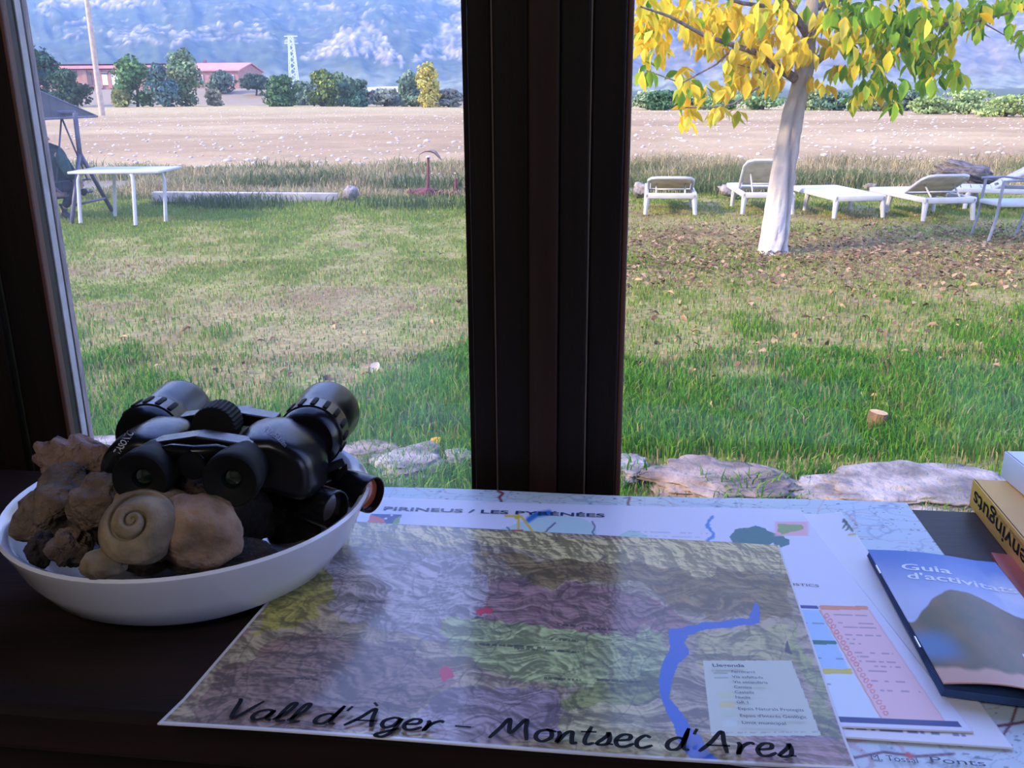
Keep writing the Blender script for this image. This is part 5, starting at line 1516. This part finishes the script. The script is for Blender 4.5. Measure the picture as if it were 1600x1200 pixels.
# 1 the large folded-out map at the bottom of the pile
def paint_big(u, v, px, py):
    n = fbm(u*14, v*10, 3, 5); n2 = fbm(u*5+3, v*4, 5, 4)
    c = np.array(lin(206, 222, 232))*np.ones((len(u), 1))
    c = over(c, sstep(.5, .7, n2)*.5, lin(214, 224, 214)); c = c*(.94+.12*n[:, None])
    for k_ in range(9):
        w = np.abs(fbm(u*6+k_*3.1, v*5+k_, 50+k_, 3)-.5)
        c = over(c, (w < .0040)*.40, lin(120, 150, 180) if k_ % 3 else lin(190, 110, 120))
    g = ((u*24) % 1 < .02) | ((v*20) % 1 < .02); c = over(c, g*.25, lin(150, 170, 190))
    dots = fbm(u*90, v*130, 8, 2); c = over(c, (dots > .80)*.7, lin(70, 80, 100))
    for pts in ([(778, 768), (786, 772), (780, 778), (784, 784), (776, 790)], [(984, 776), (981, 785), (986, 796)]): c = over(c, polyline(px, py, pts, 2.0), lin(130, 40, 70))
    for pts in ([(1290, 1200), (1330, 1185), (1380, 1175), (1430, 1182), (1490, 1178)], [(1480, 1110), (1510, 1125), (1520, 1140), (1590, 1130), (1640, 1120)], [(1560, 1085), (1590, 1100), (1580, 1130), (1560, 1160)]): c = over(c, polyline(px, py, pts, 2.2), lin(110, 60, 80))
    c = over(c, polyline(px, py, [(1418, 1178), (1424, 1183)], 3.5), lin(210, 60, 70))
    return c
cs = [onT(548, 762), onT(1416, 788), None, None]
dv = -WN*.335
cs[2] = cs[1]+dv+WE*.16; cs[3] = cs[0]+dv
big = link('folded_map', sheet_mesh('folded_map', [cs[0], onT(1416, 788), onT(1416, 788)-WN*.395+WE*.01, cs[0]-WN*.335], TZ+.0012, 420, 300, paint_big, lambda U, V: .0012*np.sin(U*9)*(V < .2)*(1-V*5)), M_paper)
tag(big, 'large pale blue folded-out map lying under all the other papers', 'map')
for s_, x, y, wd in (('Ponts', 1452, 1196, .030), ('M. Tossal', 1360, 1192, .026)):
    text(s_, .007, onT(x, y)+Vector((0, 0, .0024)), WE, WN, M_inkg, None, width=wd).name = 'map_lettering'
    tl = bpy.data.objects['map_lettering']; tl.name = 'lettering'; tl.parent = big

# 2 white leaflet, 3 tourist sheet on top of it
def dashes(u, v, u0, u1, rows, h, seed, dens=.45):
    m = np.zeros(len(u)); r = np.random.default_rng(seed)
    for v0 in rows:
        L_ = r.uniform(.45, 1.0); ph_ = r.uniform(0, 50)
        on = (vn(u*170+ph_, u*0+v0*991, seed) > dens)
        m = np.maximum(m, ((v > v0) & (v < v0+h) & (u > u0) & (u < u0+(u1-u0)*L_) & on).astype(float))
    return m
def paint_b(u, v, px, py):
    c = np.array(lin(238, 238, 246))*np.ones((len(u), 1))
    c = over(c, dashes(u, v, .3, .97, [.955, .968], .006, 4)*.8, lin(70, 90, 150))
    c = over(c, rectm(px, 1316, 1334, py, 816, 832)*((px+py) % 9 < 4), lin(60, 110, 60))
    c = over(c, polyline(px, py, [(1318, 817), (1332, 833)], 2.0), lin(40, 70, 50))
    c = over(c, polyline(px, py, [(1326, 838), (1338, 838)], 1.4), lin(210, 190, 90))
    return c
A0, A1, A2 = onT(565, 780), onT(1312, 810), onT(1583, 1176)
A3 = A0 + (A2-A1)
le2 = link('white_leaflet', sheet_mesh('white_leaflet', [A0, A1, A2, A3], TZ+.0030, 360, 260, paint_b, lambda U, V: .004*np.clip((U-.94)/.06, 0, 1)**2*np.clip(1-V*3, 0, 1)), M_paper)
tag(le2, 'white leaflet sticking out under the tourist sheet', 'leaflet')
def paint_a(u, v, px, py):
    c = np.array(lin(232, 232, 248))*np.ones((len(u), 1))
    jx = (fbm(px*.06, py*.12, 9, 3)-.5)*14; jy = (fbm(px*.06+9, py*.12, 19, 3)-.5)*8
    # small logo square
    q_ = [(580, 803), (628, 804), (620, 826), (570, 826)]; c = over(c, inpoly(px, py, q_), lin(36, 64, 140))
    c = over(c, inpoly(px, py, [(579, 804), (600, 811), (604, 826), (570, 826)]), lin(236, 106, 100)); c = over(c, inpoly(px, py, [(618, 810), (627, 806), (620, 826), (608, 826)]), lin(150, 190, 100))
    c = over(c, (np.hypot(px-603, (py-810)*1.6) < 2.2) | (np.hypot(px-612, (py-805)*1.6) < 2), lin(235, 240, 250))
    # route sketch
    c = over(c, inpoly(px+jx*.5, py+jy*.5, [(835, 806), (905, 808), (930, 820), (935, 842), (800, 836), (770, 838), (745, 832), (800, 822)]), lin(198, 226, 226))
    c = over(c, inpoly(px+jx*.5, py+jy*.5, [(950, 842), (985, 828), (1010, 836), (1020, 850), (950, 850)]), lin(190, 226, 214))
    c = over(c, polyline(px, py, [(826, 812), (838, 804), (846, 803), (858, 801)], 4.5), lin(40, 120, 200))
    for pts in ([(790, 806), (815, 807)], [(810, 803), (810, 838)], [(815, 808), (832, 830), (838, 838)], [(830, 832), (812, 840)], [(900, 840), (950, 842)]): c = over(c, polyline(px, py, pts, 1.8), lin(240, 200, 70))
    for pts in ([(868, 817), (856, 826), (845, 840), (800, 833), (792, 824)], [(925, 815), (930, 824), (925, 832), (936, 843)]): c = over(c, polyline(px+jx*.3, py, pts, 1.2), lin(110, 110, 150))
    c = over(c, polyline(px, py, [(800, 829), (816, 829)], 1.6), lin(230, 90, 70)); c = over(c, (np.hypot(px-808, (py-809)*1.7) < 4), lin(220, 205, 60))
    # blue river mark and green region
    c = over(c, polyline(px+jx*.9, py, [(1113, 808), (1106, 822), (1112, 834), (1104, 852)], 2.6), lin(60, 140, 220))
    c = over(c, inpoly(px+jx*.5, py+jy*.6, [(1140, 838), (1150, 826), (1172, 824), (1180, 820), (1195, 826), (1210, 834), (1234, 842), (1232, 852), (1216, 856), (1206, 848), (1196, 856), (1150, 854)]), lin(44, 120, 124))
    c = over(c, sstep(1, .72, np.maximum(np.abs(px-1237)/30, np.abs(py-826)/13)), lin(250, 186, 194))
    c = over(c, inpoly(px+jx*.4, py+jy*.4, [(1216, 818), (1254, 820), (1256, 826), (1234, 832), (1222, 836), (1214, 830)]), lin(150, 178, 104))
    # text lines, table and coloured boxes; s runs along the right border of the sheet
    def band(p0, p1, q0, q1): return inpoly(px, py, [p0, p1, q1, q0])
    c = over(c, dashes(u, v, .60, .82, [.17, .195, .22, .245, .27, .295], .007, 6)*.35, lin(110, 120, 170))
    c = over(c, dashes(u, v, .60, .84, [.40, .425, .45, .475], .008, 16)*.55, lin(80, 90, 150))
    c = over(c, inpoly(px, py, [(1235, 945), (1276, 946), (1280, 951), (1240, 951)]), lin(40, 60, 150))
    c = over(c, inpoly(px, py, [(1278, 946), (1354, 947), (1358, 953), (1282, 953)]), lin(240, 150, 110))
    c = over(c, inpoly(px, py, [(1282, 953), (1358, 953), (1476, 1127), (1378, 1125)]), lin(250, 206, 210))
    c = over(c, inpoly(px, py, [(1240, 952), (1281, 953), (1326, 1045), (1270, 1045)]), lin(178, 214, 250))
    c = over(c, inpoly(px, py, [(1255, 1000), (1306, 1001), (1308, 1007), (1259, 1007)]), lin(30, 120, 110))
    c = over(c, inpoly(px, py, [(1270, 1045), (1330, 1045), (1332, 1053), (1272, 1053)]), lin(224, 206, 80))
    c = over(c, inpoly(px, py, [(1272, 1053), (1333, 1053), (1377, 1125), (1300, 1125)]), lin(226, 238, 250))
    dsh = dashes(u, v, .76, 1.0, list(np.linspace(.515, .875, 22)), .006, 21, .35)
    c = over(c, dsh*inpoly(px, py, [(1300, 957), (1352, 957), (1466, 1120), (1392, 1120)])*.55, lin(130, 90, 130))
    dsh = dashes(u, v, .55, .9, list(np.linspace(.53, .86, 15)), .006, 31, .35)
    c = over(c, dsh*inpoly(px, py, [(1240, 960), (1279, 960), (1372, 1120), (1306, 1120)])*.6, lin(60, 80, 140))
    for i in range(19):
        t = i/18; x0, y0 = 1292+t*92, 962+t*152
        r_ = np.hypot(px-x0, (py-y0)*1.15); c = over(c, (np.abs(r_-3.4) < 1.0)*.8, lin(230, 110, 100))
    c = over(c, polyline(px, py, [(1281, 953), (1378, 1125)], 1.0), lin(220, 150, 120))
    c = over(c, polyline(px, py, [(1358, 953), (1476, 1127), (1378, 1125)], .9)*.7, lin(230, 170, 170))
    # right border line and dark bottom band
    c = over(c, inpoly(px, py, [(1200, 1138), (1512, 1144), (1515, 1151), (1200, 1145)])*0, lin(44, 60, 130))
    c = over(c, (v > .968) & (v < .988) & (u < .988), lin(44, 60, 130))
    return c
B0, B1, B2 = onT(562, 786), onT(1250, 803), onT(1520, 1153)
B3 = B0 + (B2-B1)
le1 = link('tourist_sheet', sheet_mesh('tourist_sheet', [B0, B1, B2, B3], TZ+.0042, 480, 340, paint_a), M_paper)
tag(le1, 'white tourist information sheet with small maps and a pink table', 'sheet')
text('PIRINEUS / LES PYRÉNÉES', .010, onT(597, 797, TZ+.0042)+Vector((0, 0, .0004)), onT(930, 808)-onT(597, 797), WN, M_inkt, le1, width=.205, offset=.0002)
text('PUNTS TURISTICS', .0052, onT(1160, 911, TZ+.0042)+Vector((0, 0, .0004)), WE, WN, M_inkg, le1, width=.058)

# 4 the laminated relief map
MC = [onT(527, 823), onT(1217, 862), onT(1339, 1222), onT(249, 1153)]
def paint_map(u, v, px, py):
    uu, vv = u*8.0, v*5.4
    w1 = fbm(uu*.9, vv*.9, 71, 3)-.5; w2 = fbm(uu*.9+5, vv*.9, 72, 3)-.5
    def hf(du=0, dv=0):
        a, b = (u+du)*8.0, (v+dv)*5.4
        h = ridged(a*.85+w1*1.6, b*1.25+w2*1.6, 73, 5)*1.15
        top = sstep(.30, .05, v+dv)
        h = h*(1-.5*top) + top*1.1*ridged(a*2.3-b*1.1+w1, b*1.5, 75, 4)
        h = h + .32*ridged(a*2.2+w2*2, b*2.8+w1*2, 79, 4)
        return h
    e_ = .0030
    gx_ = (hf(e_, 0)-hf(-e_, 0))/(2*e_*8); gy_ = (hf(0, e_)-hf(0, -e_))/(2*e_*5.4)
    sh = .5 + .30*(-gx_*.55+gy_*.9)
    sh = np.clip(sh, .05, 1.15)
    base = np.array(lin(176, 164, 150))*np.ones((len(u), 1))
    jx = (fbm(px*.02, py*.03, 81, 4)-.5)*60; jy = (fbm(px*.02+9, py*.03, 82, 4)-.5)*40
    X_, Y_ = px+jx, py+jy
    def blob(poly, col, k_=1.0):
        nonlocal base; base = over(base, inpoly(X_, Y_, poly)*k_, col)
    blob([(500, 820), (1230, 840), (1235, 900), (1000, 900), (760, 850), (500, 856)], lin(206, 196, 156))
    blob([(760, 868), (1000, 880), (1230, 905), (1240, 960), (1100, 960), (1000, 920), (820, 915)], lin(150, 132, 102))
    blob([(520, 860), (740, 870), (800, 960), (690, 1000), (520, 960), (480, 900)], lin(180, 172, 188))
    blob([(770, 905), (930, 925), (1065, 945), (1080, 985), (900, 985), (770, 965)], lin(160, 130, 138))
    blob([(430, 925), (500, 895), (520, 935), (470, 980), (390, 990)], lin(168, 164, 96))
    blob([(690, 985), (760, 960), (900, 985), (1045, 990), (1040, 1040), (940, 1065), (800, 1062), (700, 1020)], lin(176, 190, 146))
    blob([(900, 1070), (1030, 1040), (1040, 1090), (940, 1105), (860, 1100)], lin(148, 156, 108))
    blob([(420, 1000), (640, 1000), (700, 1060), (600, 1150), (300, 1150), (340, 1050)], lin(150, 130, 130))
    blob([(700, 1070), (860, 1075), (880, 1150), (700, 1170), (640, 1120)], lin(164, 150, 170))
    blob([(1080, 985), (1230, 970), (1260, 1030), (1100, 1035)], lin(182, 178, 140))
    blob([(1170, 1130), (1330, 1130), (1335, 1205), (1160, 1205)], lin(168, 142, 166))
    blob([(880, 1100), (1020, 1095), (1060, 1205), (880, 1205)], lin(182, 178, 150))
    blob([(1240, 960), (1262, 1010), (1320, 1160), (1290, 1160), (1235, 1020)], lin(164, 168, 120))
    c = (base**1.1)*np.array([1.06, 1.0, .82])*(.40+.82*sh[:, None])
    # tracks and place names
    for k_ in range(5):
        w = np.abs(fbm(u*5+k_*2.3, v*4+k_, 90+k_, 3)-.5); c = over(c, (w < .004)*.4, lin(70, 60, 70))
    lab = np.zeros(len(u))
    for (x0, y0, wd) in ((742, 1006, 110), (860, 998, 44), (852, 1015, 52), (905, 980, 60), (870, 975, 30), (742, 965, 14), (850, 1058, 60), (930, 1060, 70), (450, 1062, 46), (560, 940, 40), (610, 1015, 40), (800, 1012, 40)):
        m_ = (np.abs(py-y0-(px-x0)*.05) < 1.8) & (px > x0) & (px < x0+wd) & (vn(px*.45, py*.2, 7) > .35); lab = np.maximum(lab, m_)
    c = over(c, lab*.75, lin(40, 40, 46))
    # lake and river
    jw = (fbm(px*.05, py*.05, 99, 3)-.5)*10
    lake = inpoly(px+jw, py+jw*.6, [(1046, 982), (1085, 974), (1120, 970), (1172, 966), (1178, 940), (1186, 946), (1186, 972), (1140, 980), (1098, 984), (1074, 990), (1070, 1002), (1076, 1020), (1056, 1036), (1050, 1060), (1046, 1088), (1060, 1104), (1080, 1135), (1098, 1150), (1100, 1168), (1132, 1200), (1088, 1202), (1066, 1168), (1052, 1130), (1040, 1104), (1028, 1078), (1031, 1040), (1048, 1016), (1044, 1000)])
    c = over(c, lake, lin(40, 96, 196))
    # villages
    for poly in ([(744, 954), (758, 950), (772, 952), (768, 960), (758, 958), (752, 964), (746, 960)], [(686, 1046), (696, 1040), (706, 1046), (710, 1058), (700, 1062), (692, 1066), (688, 1056)]): c = over(c, inpoly(px+jw*.4, py+jw*.3, poly), lin(204, 50, 80))
    # legend
    lg_ = inpoly(px, py, [(1099, 1030), (1236, 1031), (1283, 1148), (1112, 1147)]); c = over(c, lg_, lin(204, 210, 190))
    for y0, x0, x1 in ((1050, 1116, 1136), (1057, 1117, 1137)): c = over(c, polyline(px, py, [(x0, y0), (x1, y0)], 1.0)*.6, lin(110, 130, 110))
    for i, col in enumerate(((206, 212, 168), (214, 206, 140), (196, 210, 176), (208, 216, 200))):
        y0 = 1078+i*15; c = over(c, inpoly(px, py, [(1122+i*2, y0), (1144+i*2, y0), (1147+i*2, y0+10), (1124+i*2, y0+10)]), lin(*col))
    c = over(c, lg_*(np.abs(py-1142) < 1.0)*(vn(px*.5, py*0, 3) > .4)*.4, lin(90, 100, 90))
    c = over(c, inpoly(px, py, [(1229, 1000), (1231, 1000), (1238, 1022), (1226, 1018)]), lin(60, 60, 60))
    # clear margin of the pouch
    mg = (u < .006) | (v > .992) | (u > .996)
    c = over(c, mg*.9, lin(214, 214, 222))
    return c
curlf = lambda U, V: .0016*np.sin(U*5+1)*V + .010*np.clip((.10-U)/.10, 0, 1)**2*np.clip((V-.85)/.15, 0, 1)*0 + .003*np.clip((V-.9)/.1, 0, 1)
rel = link('relief_map', sheet_mesh('relief_map', MC, TZ+.0062, 600, 400, paint_map, curlf, .0012), M_lam)
tag(rel, 'laminated relief map with a blue lake and handwritten style title', 'map')
ZM = TZ+.0062
# legend lettering
text('Llegenda', .0050, onT(1113, 1044, ZM)+Vector((0, 0, .0012)), onT(1200, 1045)-onT(1113, 1044), WN, M_inkg, rel, width=.021, offset=.0001)
for i, (s_, x, y, wd) in enumerate((('Ferrocarril', 1143, 1054, .015), ('Via asfaltada', 1144, 1062, .020), ('Via secundària', 1146, 1070, .022), ('Camins', 1147, 1078, .011), ('Castells', 1148, 1086, .012), ('Nuclis', 1149, 1094, .009), ('GR 1', 1151, 1102, .007),
        ('Espais Naturals Protegits', 1153, 1112, .040), ("Espais d'Interès Geològic", 1156, 1123, .040), ('Límit municipal', 1159, 1134, .026))):
    text(s_, .0040, onT(x, y, ZM)+Vector((0, 0, .0014)), onT(x+80, y+2)-onT(x, y), WN, M_inkg, rel, width=wd)
# the title in handwriting strokes
G_ = {
 'V': (1.15, [[(0, 1.75), (.12, 1.7), (.42, 0), (1.15, 1.8)]]),
 'a': (.95, [[(.75, .85), (.5, 1.0), (.15, .75), (.05, .3), (.25, 0), (.6, .25), (.78, .95), (.72, .2), (.95, .05)]]),
 'l': (.62, [[(.05, .1), (.45, 1.0), (.52, 1.75), (.32, 1.7), (.2, .6), (.3, .02), (.62, .12)]]),
 'd': (.98, [[(.75, .85), (.45, 1.0), (.12, .7), (.05, .25), (.25, 0), (.6, .3), (.85, 1.85)], [(.85, 1.85), (.72, .3), (.98, .05)]]),
 "'": (.40, [[(.22, 1.85), (.12, 1.35)]]),
 ' ': (.55, []),
 'A': (1.45, [[(0, 0), (.45, .8), (.85, 1.75), (.98, .9), (1.15, 0)], [(.28, .55), (1.25, .6)]]),
 'À': (1.45, [[(0, 0), (.45, .8), (.85, 1.75), (.98, .9), (1.15, 0)], [(.28, .55), (1.25, .6)], [(.62, 2.35), (.86, 2.02)]]),
 'g': (.95, [[(.75, .9), (.45, 1.0), (.12, .7), (.1, .3), (.3, .05), (.6, .3), (.76, .95), (.68, -.3), (.4, -.8), (.1, -.6), (.9, .05)]]),
 'e': (.85, [[(.1, .45), (.6, .6), (.62, .95), (.3, .95), (.08, .5), (.2, .05), (.5, 0), (.85, .3)]]),
 'r': (.85, [[(.1, .95), (.2, .7), (.15, 0), (.3, .6), (.6, .95), (.8, .85)]]),
 '-': (.75, [[(.05, .55), (.7, .6)]]),
 'M': (1.85, [[(0, 0), (.3, .9), (.55, 1.7), (.8, .5), (1.25, 1.75), (1.4, .9), (1.6, 0)]]),
 'o': (.88, [[(.45, 1.0), (.12, .75), (.1, .25), (.4, 0), (.72, .35), (.65, .85), (.42, 1.0), (.88, .85)]]),
 'n': (1.0, [[(.08, .95), (.18, .6), (.15, 0), (.4, .75), (.65, .95), (.72, .4), (.8, 0), (1.0, .1)]]),
 't': (.70, [[(.42, 1.5), (.28, .4), (.4, 0), (.7, .15)], [(.02, 1.0), (.68, 1.05)]]),
 's': (.80, [[(.05, .05), (.45, .75), (.5, 1.05), (.6, .6), (.55, .15), (.25, .02), (.1, .15)], [(.55, .15), (.8, .12)]]),
 'c': (.78, [[(.65, .85), (.4, 1.0), (.12, .6), (.15, .12), (.4, 0), (.78, .25)]]),
}
def crom(pts, n=6):
    if len(pts) < 3: return [Vector(p) for p in pts]
    q = [Vector(p) for p in pts]; q = [q[0]*2-q[1]] + q + [q[-1]*2-q[-2]]
    r = []
    for i in range(1, len(q)-2):
        for k_ in range(n):
            t = k_/n
            r.append(.5*((2*q[i])+(-q[i-1]+q[i+1])*t+(2*q[i-1]-5*q[i]+4*q[i+1]-q[i+2])*t*t+(-q[i-1]+3*q[i]-3*q[i+1]+q[i+2])*t**3))
    r.append(q[-2]); return r
def script(s, p0, p1, xh, slant, root):
    p0, p1 = Vector(p0), Vector(p1); X_ = (p1-p0); tot = X_.length; X_.normalize(); Y_ = Vector((-X_.y, X_.x, 0))
    w = sum(G_[c_][0] for c_ in s); kx = tot/w; cur = 0
    vs, fs = [], []
    for c_ in s:
        for strk in G_[c_][1]:
            pts = crom(strk); b = len(vs); n = len(pts)
            P2 = [p0 + X_*((cur+p.x+slant*p.y)*kx) + Y_*(p.y*xh) for p in pts]
            for i, p in enumerate(P2):
                d = (P2[min(i+1, n-1)]-P2[max(i-1, 0)]).normalized(); nn_ = Vector((-d.y, d.x, 0))
                hw = .00100 + .00045*abs(d.dot(Y_)) ; hw *= .55+.45*min(1, min(i, n-1-i)/3+.3)
                vs += [p+nn_*hw, p-nn_*hw]
            for i in range(n-1): fs.append((b+2*i, b+2*i+1, b+2*i+3, b+2*i+2))
        cur += G_[c_][0]
    vs = [v - Vector(root.location) for v in vs]
    me = bpy.data.meshes.new('title_lettering'); me.from_pydata([tuple(v) for v in vs], [], fs)
    return link('title_lettering', me, M_ink, root)
zt_ = ZM+.0046
script("Vall d'Àger", onT(348, 1121, zt_), onT(688, 1143, zt_), .0098, .12, rel)
script("-", onT(703, 1143, zt_), onT(732, 1146, zt_), .0098, .12, rel)
script("Montsec d'Ares", onT(764, 1153, zt_), onT(1245, 1184, zt_), .0108, .12, rel)

# 5 the activity guide booklet
gk = empty('guide_booklet', onT(1415, 960)); tag(gk, 'glossy blue activity guide booklet with a brown hill on the cover', 'booklet')
C0, C1, C3 = onT(1358, 858), onT(1556, 878), onT(1476, 1076)
C0, C1, C3 = [P(1356, 857, TZ+.012), P(1556, 877, TZ+.012), P(1474, 1070, TZ+.014)]
C2 = C3 + (C1-C0)
def paint_g(u, v, px, py):
    top = np.array(lin(60, 118, 200)); mid = np.array(lin(186, 198, 232))
    t = sstep(0, .45, v+.1*(fbm(u*3, v*5, 5, 4)-.5)+.0*u)[:, None]; c = top*(1-t)+mid*t
    cl_ = sstep(.5, .72, fbm(u*2.2, v*4.2, 15, 5))*sstep(.05, .3, v)*.6; c = over(c, cl_, lin(232, 234, 246))
    hill = .50 - .17*np.exp(-((u-.52)/.30)**2) + .05*(fbm(u*6, u*0, 25, 4)-.5) + .10*np.exp(-((u-.02)/.12)**2)
    m = sstep(0, .015, v-hill); n = fbm(u*7, v*9, 35, 5)[:, None]
    hc = np.array(lin(124, 92, 60))*n*1.25 + np.array(lin(70, 82, 54))*(1-n)
    c = c*(1-m[:, None]) + hc*m[:, None]
    c = over(c, sstep(.30, .1, u)*sstep(.62, .75, v)*sstep(.9, .8, v)*.8, lin(70, 130, 190))
    c = over(c, sstep(.9, .93, v + .04*(fbm(u*9, v*3, 45, 3)-.5))*sstep(.75, .5, u), lin(206, 160, 138))
    c = over(c, sstep(.72, .9, u)*sstep(.80, .9, v)*.9, lin(30, 34, 36))
    for (x0, y0) in ((.72, .78), (.80, .80), (.76, .84), (.84, .78), (.70, .86)): c = over(c, np.hypot((u-x0)/1.0, (v-y0)*1.4) < .020, lin(30, 130, 210))
    return c
cv = sheet_mesh('cover', [C0, C1, C2, C3], TZ+.011, 150, 200, paint_g, lambda U, V: .006*np.sin(np.clip(U*1.2, 0, 1)*PI)*(.4+.6*V) + .004*V*(1-U), .0006)
cvo = link('cover', cv, M_gloss); loc_child(cvo, gk)
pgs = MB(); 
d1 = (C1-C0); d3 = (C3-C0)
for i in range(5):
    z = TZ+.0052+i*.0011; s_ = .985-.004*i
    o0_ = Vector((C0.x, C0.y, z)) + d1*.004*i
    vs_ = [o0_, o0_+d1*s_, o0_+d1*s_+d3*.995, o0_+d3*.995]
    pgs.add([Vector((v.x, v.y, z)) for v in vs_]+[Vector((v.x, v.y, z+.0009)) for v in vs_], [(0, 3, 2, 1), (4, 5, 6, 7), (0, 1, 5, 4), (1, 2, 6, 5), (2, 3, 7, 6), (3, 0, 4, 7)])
M_pages = pm('shadow_blue_pages', lin(52, 82, 132), lin(40, 58, 96), 20, .5)  # blue of the spine side, with page shadow put into the colour
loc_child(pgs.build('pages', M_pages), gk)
M_staple = pm('staple_metal', (.75, .75, .78), (.6, .6, .62), 30, .25, metal=1)
for t_ in (.16, .70):
    a_ = C0.lerp(C3, t_); b_ = C0.lerp(C3, t_+.07); zz = TZ+.0125
    loc_child(MB().tube([(a_.x-.001, a_.y, zz), (b_.x-.001, b_.y, zz)], .0008, 6).build('staple', M_staple), gk)
def gp(u, v): return C0 + d1*u + d3*v
def cover_text(s, size, u, v, width, mat, off=0.0):
    o0_ = gp(u, v); zz = TZ+.011 + .006*math.sin(min(1, u*1.2)*PI)*(.4+.6*v) + .004*v*(1-u)
    o = text(s, size, Vector((o0_.x, o0_.y, 0)), d1*Vector((1, 1, 0)), -d3, mat, gk, width=width, offset=off)
    gl = Vector(gk.location)
    for vtx in o.data.vertices:
        w = vtx.co + gl; dd = Vector((w.x-C0.x, w.y-C0.y)); A_ = Vector((d1.x, d1.y)); B_ = Vector((d3.x, d3.y))
        det = A_.x*B_.y-A_.y*B_.x; uu_ = (dd.x*B_.y-dd.y*B_.x)/det; vv_ = (A_.x*dd.y-A_.y*dd.x)/det
        vtx.co.z = TZ+.0112 + .006*math.sin(max(0, min(1, uu_*1.2))*PI)*(.4+.6*vv_) + .004*vv_*(1-uu_) - gl.z
    return o
cover_text('Guia', .0150, .17, .185, .036, M_inkw, .0002)
cover_text("d'activitats", .0150, .17, .265, .078, M_inkw, .0002)
cover_text('Noguera', .0120, .62, .80, .055, M_inkw)
cover_text('Lleida', .0120, .66, .87, .045, M_inkw)

# 6 red leaflet, yellow book and white book
rc = [P(1548, 868, TZ), P(1640, 880, TZ), P(1720, 1000, TZ), P(1600, 960, TZ)]
o = MB().add([Vector((p.x, p.y, TZ+.0002)) for p in rc]+[Vector((p.x, p.y, TZ+.003)) for p in rc], [(0, 3, 2, 1), (4, 5, 6, 7), (0, 1, 5, 4), (1, 2, 6, 5), (2, 3, 7, 6), (3, 0, 4, 7)]).build('red_leaflet', pm('red_print', lin(196, 84, 60), lin(160, 60, 44), 14, .4, coat=.5, coatr=.2))
tag(o, 'brick red leaflet showing beneath the yellow book', 'leaflet')
Y0 = onT(1514, 789); Y1 = onT(1600, 900)
yd = (Y1-Y0).normalized(); yn = Vector((-yd.y, yd.x, 0))
if yn.x < 0: yn = -yn
LB, WB, TB = .215, .150, .0265
bk = empty('yellow_book', Y0); tag(bk, 'thick yellow book with black lettering on its spine', 'book')
Mb = Matrix((yd, yn, Vector((0, 0, 1)))).transposed().to_4x4()
M_yel = pm('yellow_cover', lin(232, 172, 66), lin(222, 160, 58), 6, .45, coat=.3, coatr=.2)
M_pg = pm('page_edges', lin(226, 220, 206), lin(206, 200, 188), 60, .8, stretch=(1, 1, 40))
def bkp(mb, name, mat): 
    o = mb.build(name, mat, bk, smooth=True); o.matrix_local = Mb; return o
bkp(MB().box((LB/2, WB/2, TB-.0012), (LB, WB, .0024), bev=.0008), 'cover', M_yel)
bkp(MB().box((LB/2, WB/2, .0014), (LB, WB, .0024), bev=.0008), 'cover', M_yel)
bkp(MB().box((LB/2, .0012, TB/2), (LB, .0030, TB), bev=.0010), 'spine', M_yel)
bkp(MB().box((LB/2, WB/2+.001, TB/2), (LB-.006, WB-.006, TB-.005)), 'page_block', M_pg)
# spine lettering: reads from the near end, upside down in the view
def sp_(a, z): return Y0 + yd*a + Vector((0, 0, z)) - yn*.0006
def spine_text(s, size, a0, z0, width, mat, **kw):
    return text(s, size, sp_(a0, z0), -yd, Vector((0, 0, -1)), mat, bk, width=width, **kw)
spine_text('benvinguts', .0215, .1545, .0195, .1435, M_ink, offset=.0003)
M_inko = pm('ochre_ink', lin(176, 126, 60), lin(166, 116, 54), 20, .5)
spine_text('benvenidos welcome', .0062, .135, .0230, .075, M_inko)
q0 = P(1563, 744, TZ+TB)
wb_ = empty('white_book', Vector((q0.x, q0.y, TZ+TB+.0004))); tag(wb_, 'white book lying on top of the yellow book', 'book')
M_whc = pm('white_cover', lin(232, 236, 246), lin(222, 228, 242), 5, .4, coat=.4, coatr=.2)
Mw = Matrix.Rotation(math.atan2(yd.y, yd.x)+.10, 4, 'Z')
def wbp(mb, name, mat): 
    o = mb.build(name, mat, wb_, smooth=True); o.matrix_local = Mw; return o
wbp(MB().box((.10, .07, .0012), (.20, .14, .0024), bev=.0008), 'cover', M_whc)
wbp(MB().box((.10, .07, .0238), (.20, .14, .0024), bev=.0008), 'cover', M_whc)
wbp(MB().box((.10, .0012, .0125), (.20, .003, .025), bev=.001), 'spine', M_whc)
wbp(MB().box((.10, .071, .0125), (.194, .134, .020)), 'page_block', M_pg)
HAZE = 0.0011

# ------------------------------------------------------------------ valley haze
hz = bpy.data.materials.new('valley_haze'); hz.use_nodes = True
N = hz.node_tree.nodes; L = hz.node_tree.links
N.remove(N['Principled BSDF'])
vs = N.new('ShaderNodeVolumeScatter'); vs.inputs['Color'].default_value = (0.25, 0.45, 1.0, 1); vs.inputs['Density'].default_value = HAZE; vs.inputs['Anisotropy'].default_value = 0.0
L.new(vs.outputs[0], N['Material Output'].inputs['Volume'])
o = MB().box((0, 985, 52), (4200, 1630, 126)).build('valley_haze', hz)
tag(o, 'blue haze filling the valley in front of the mountains', 'haze', kind='stuff')
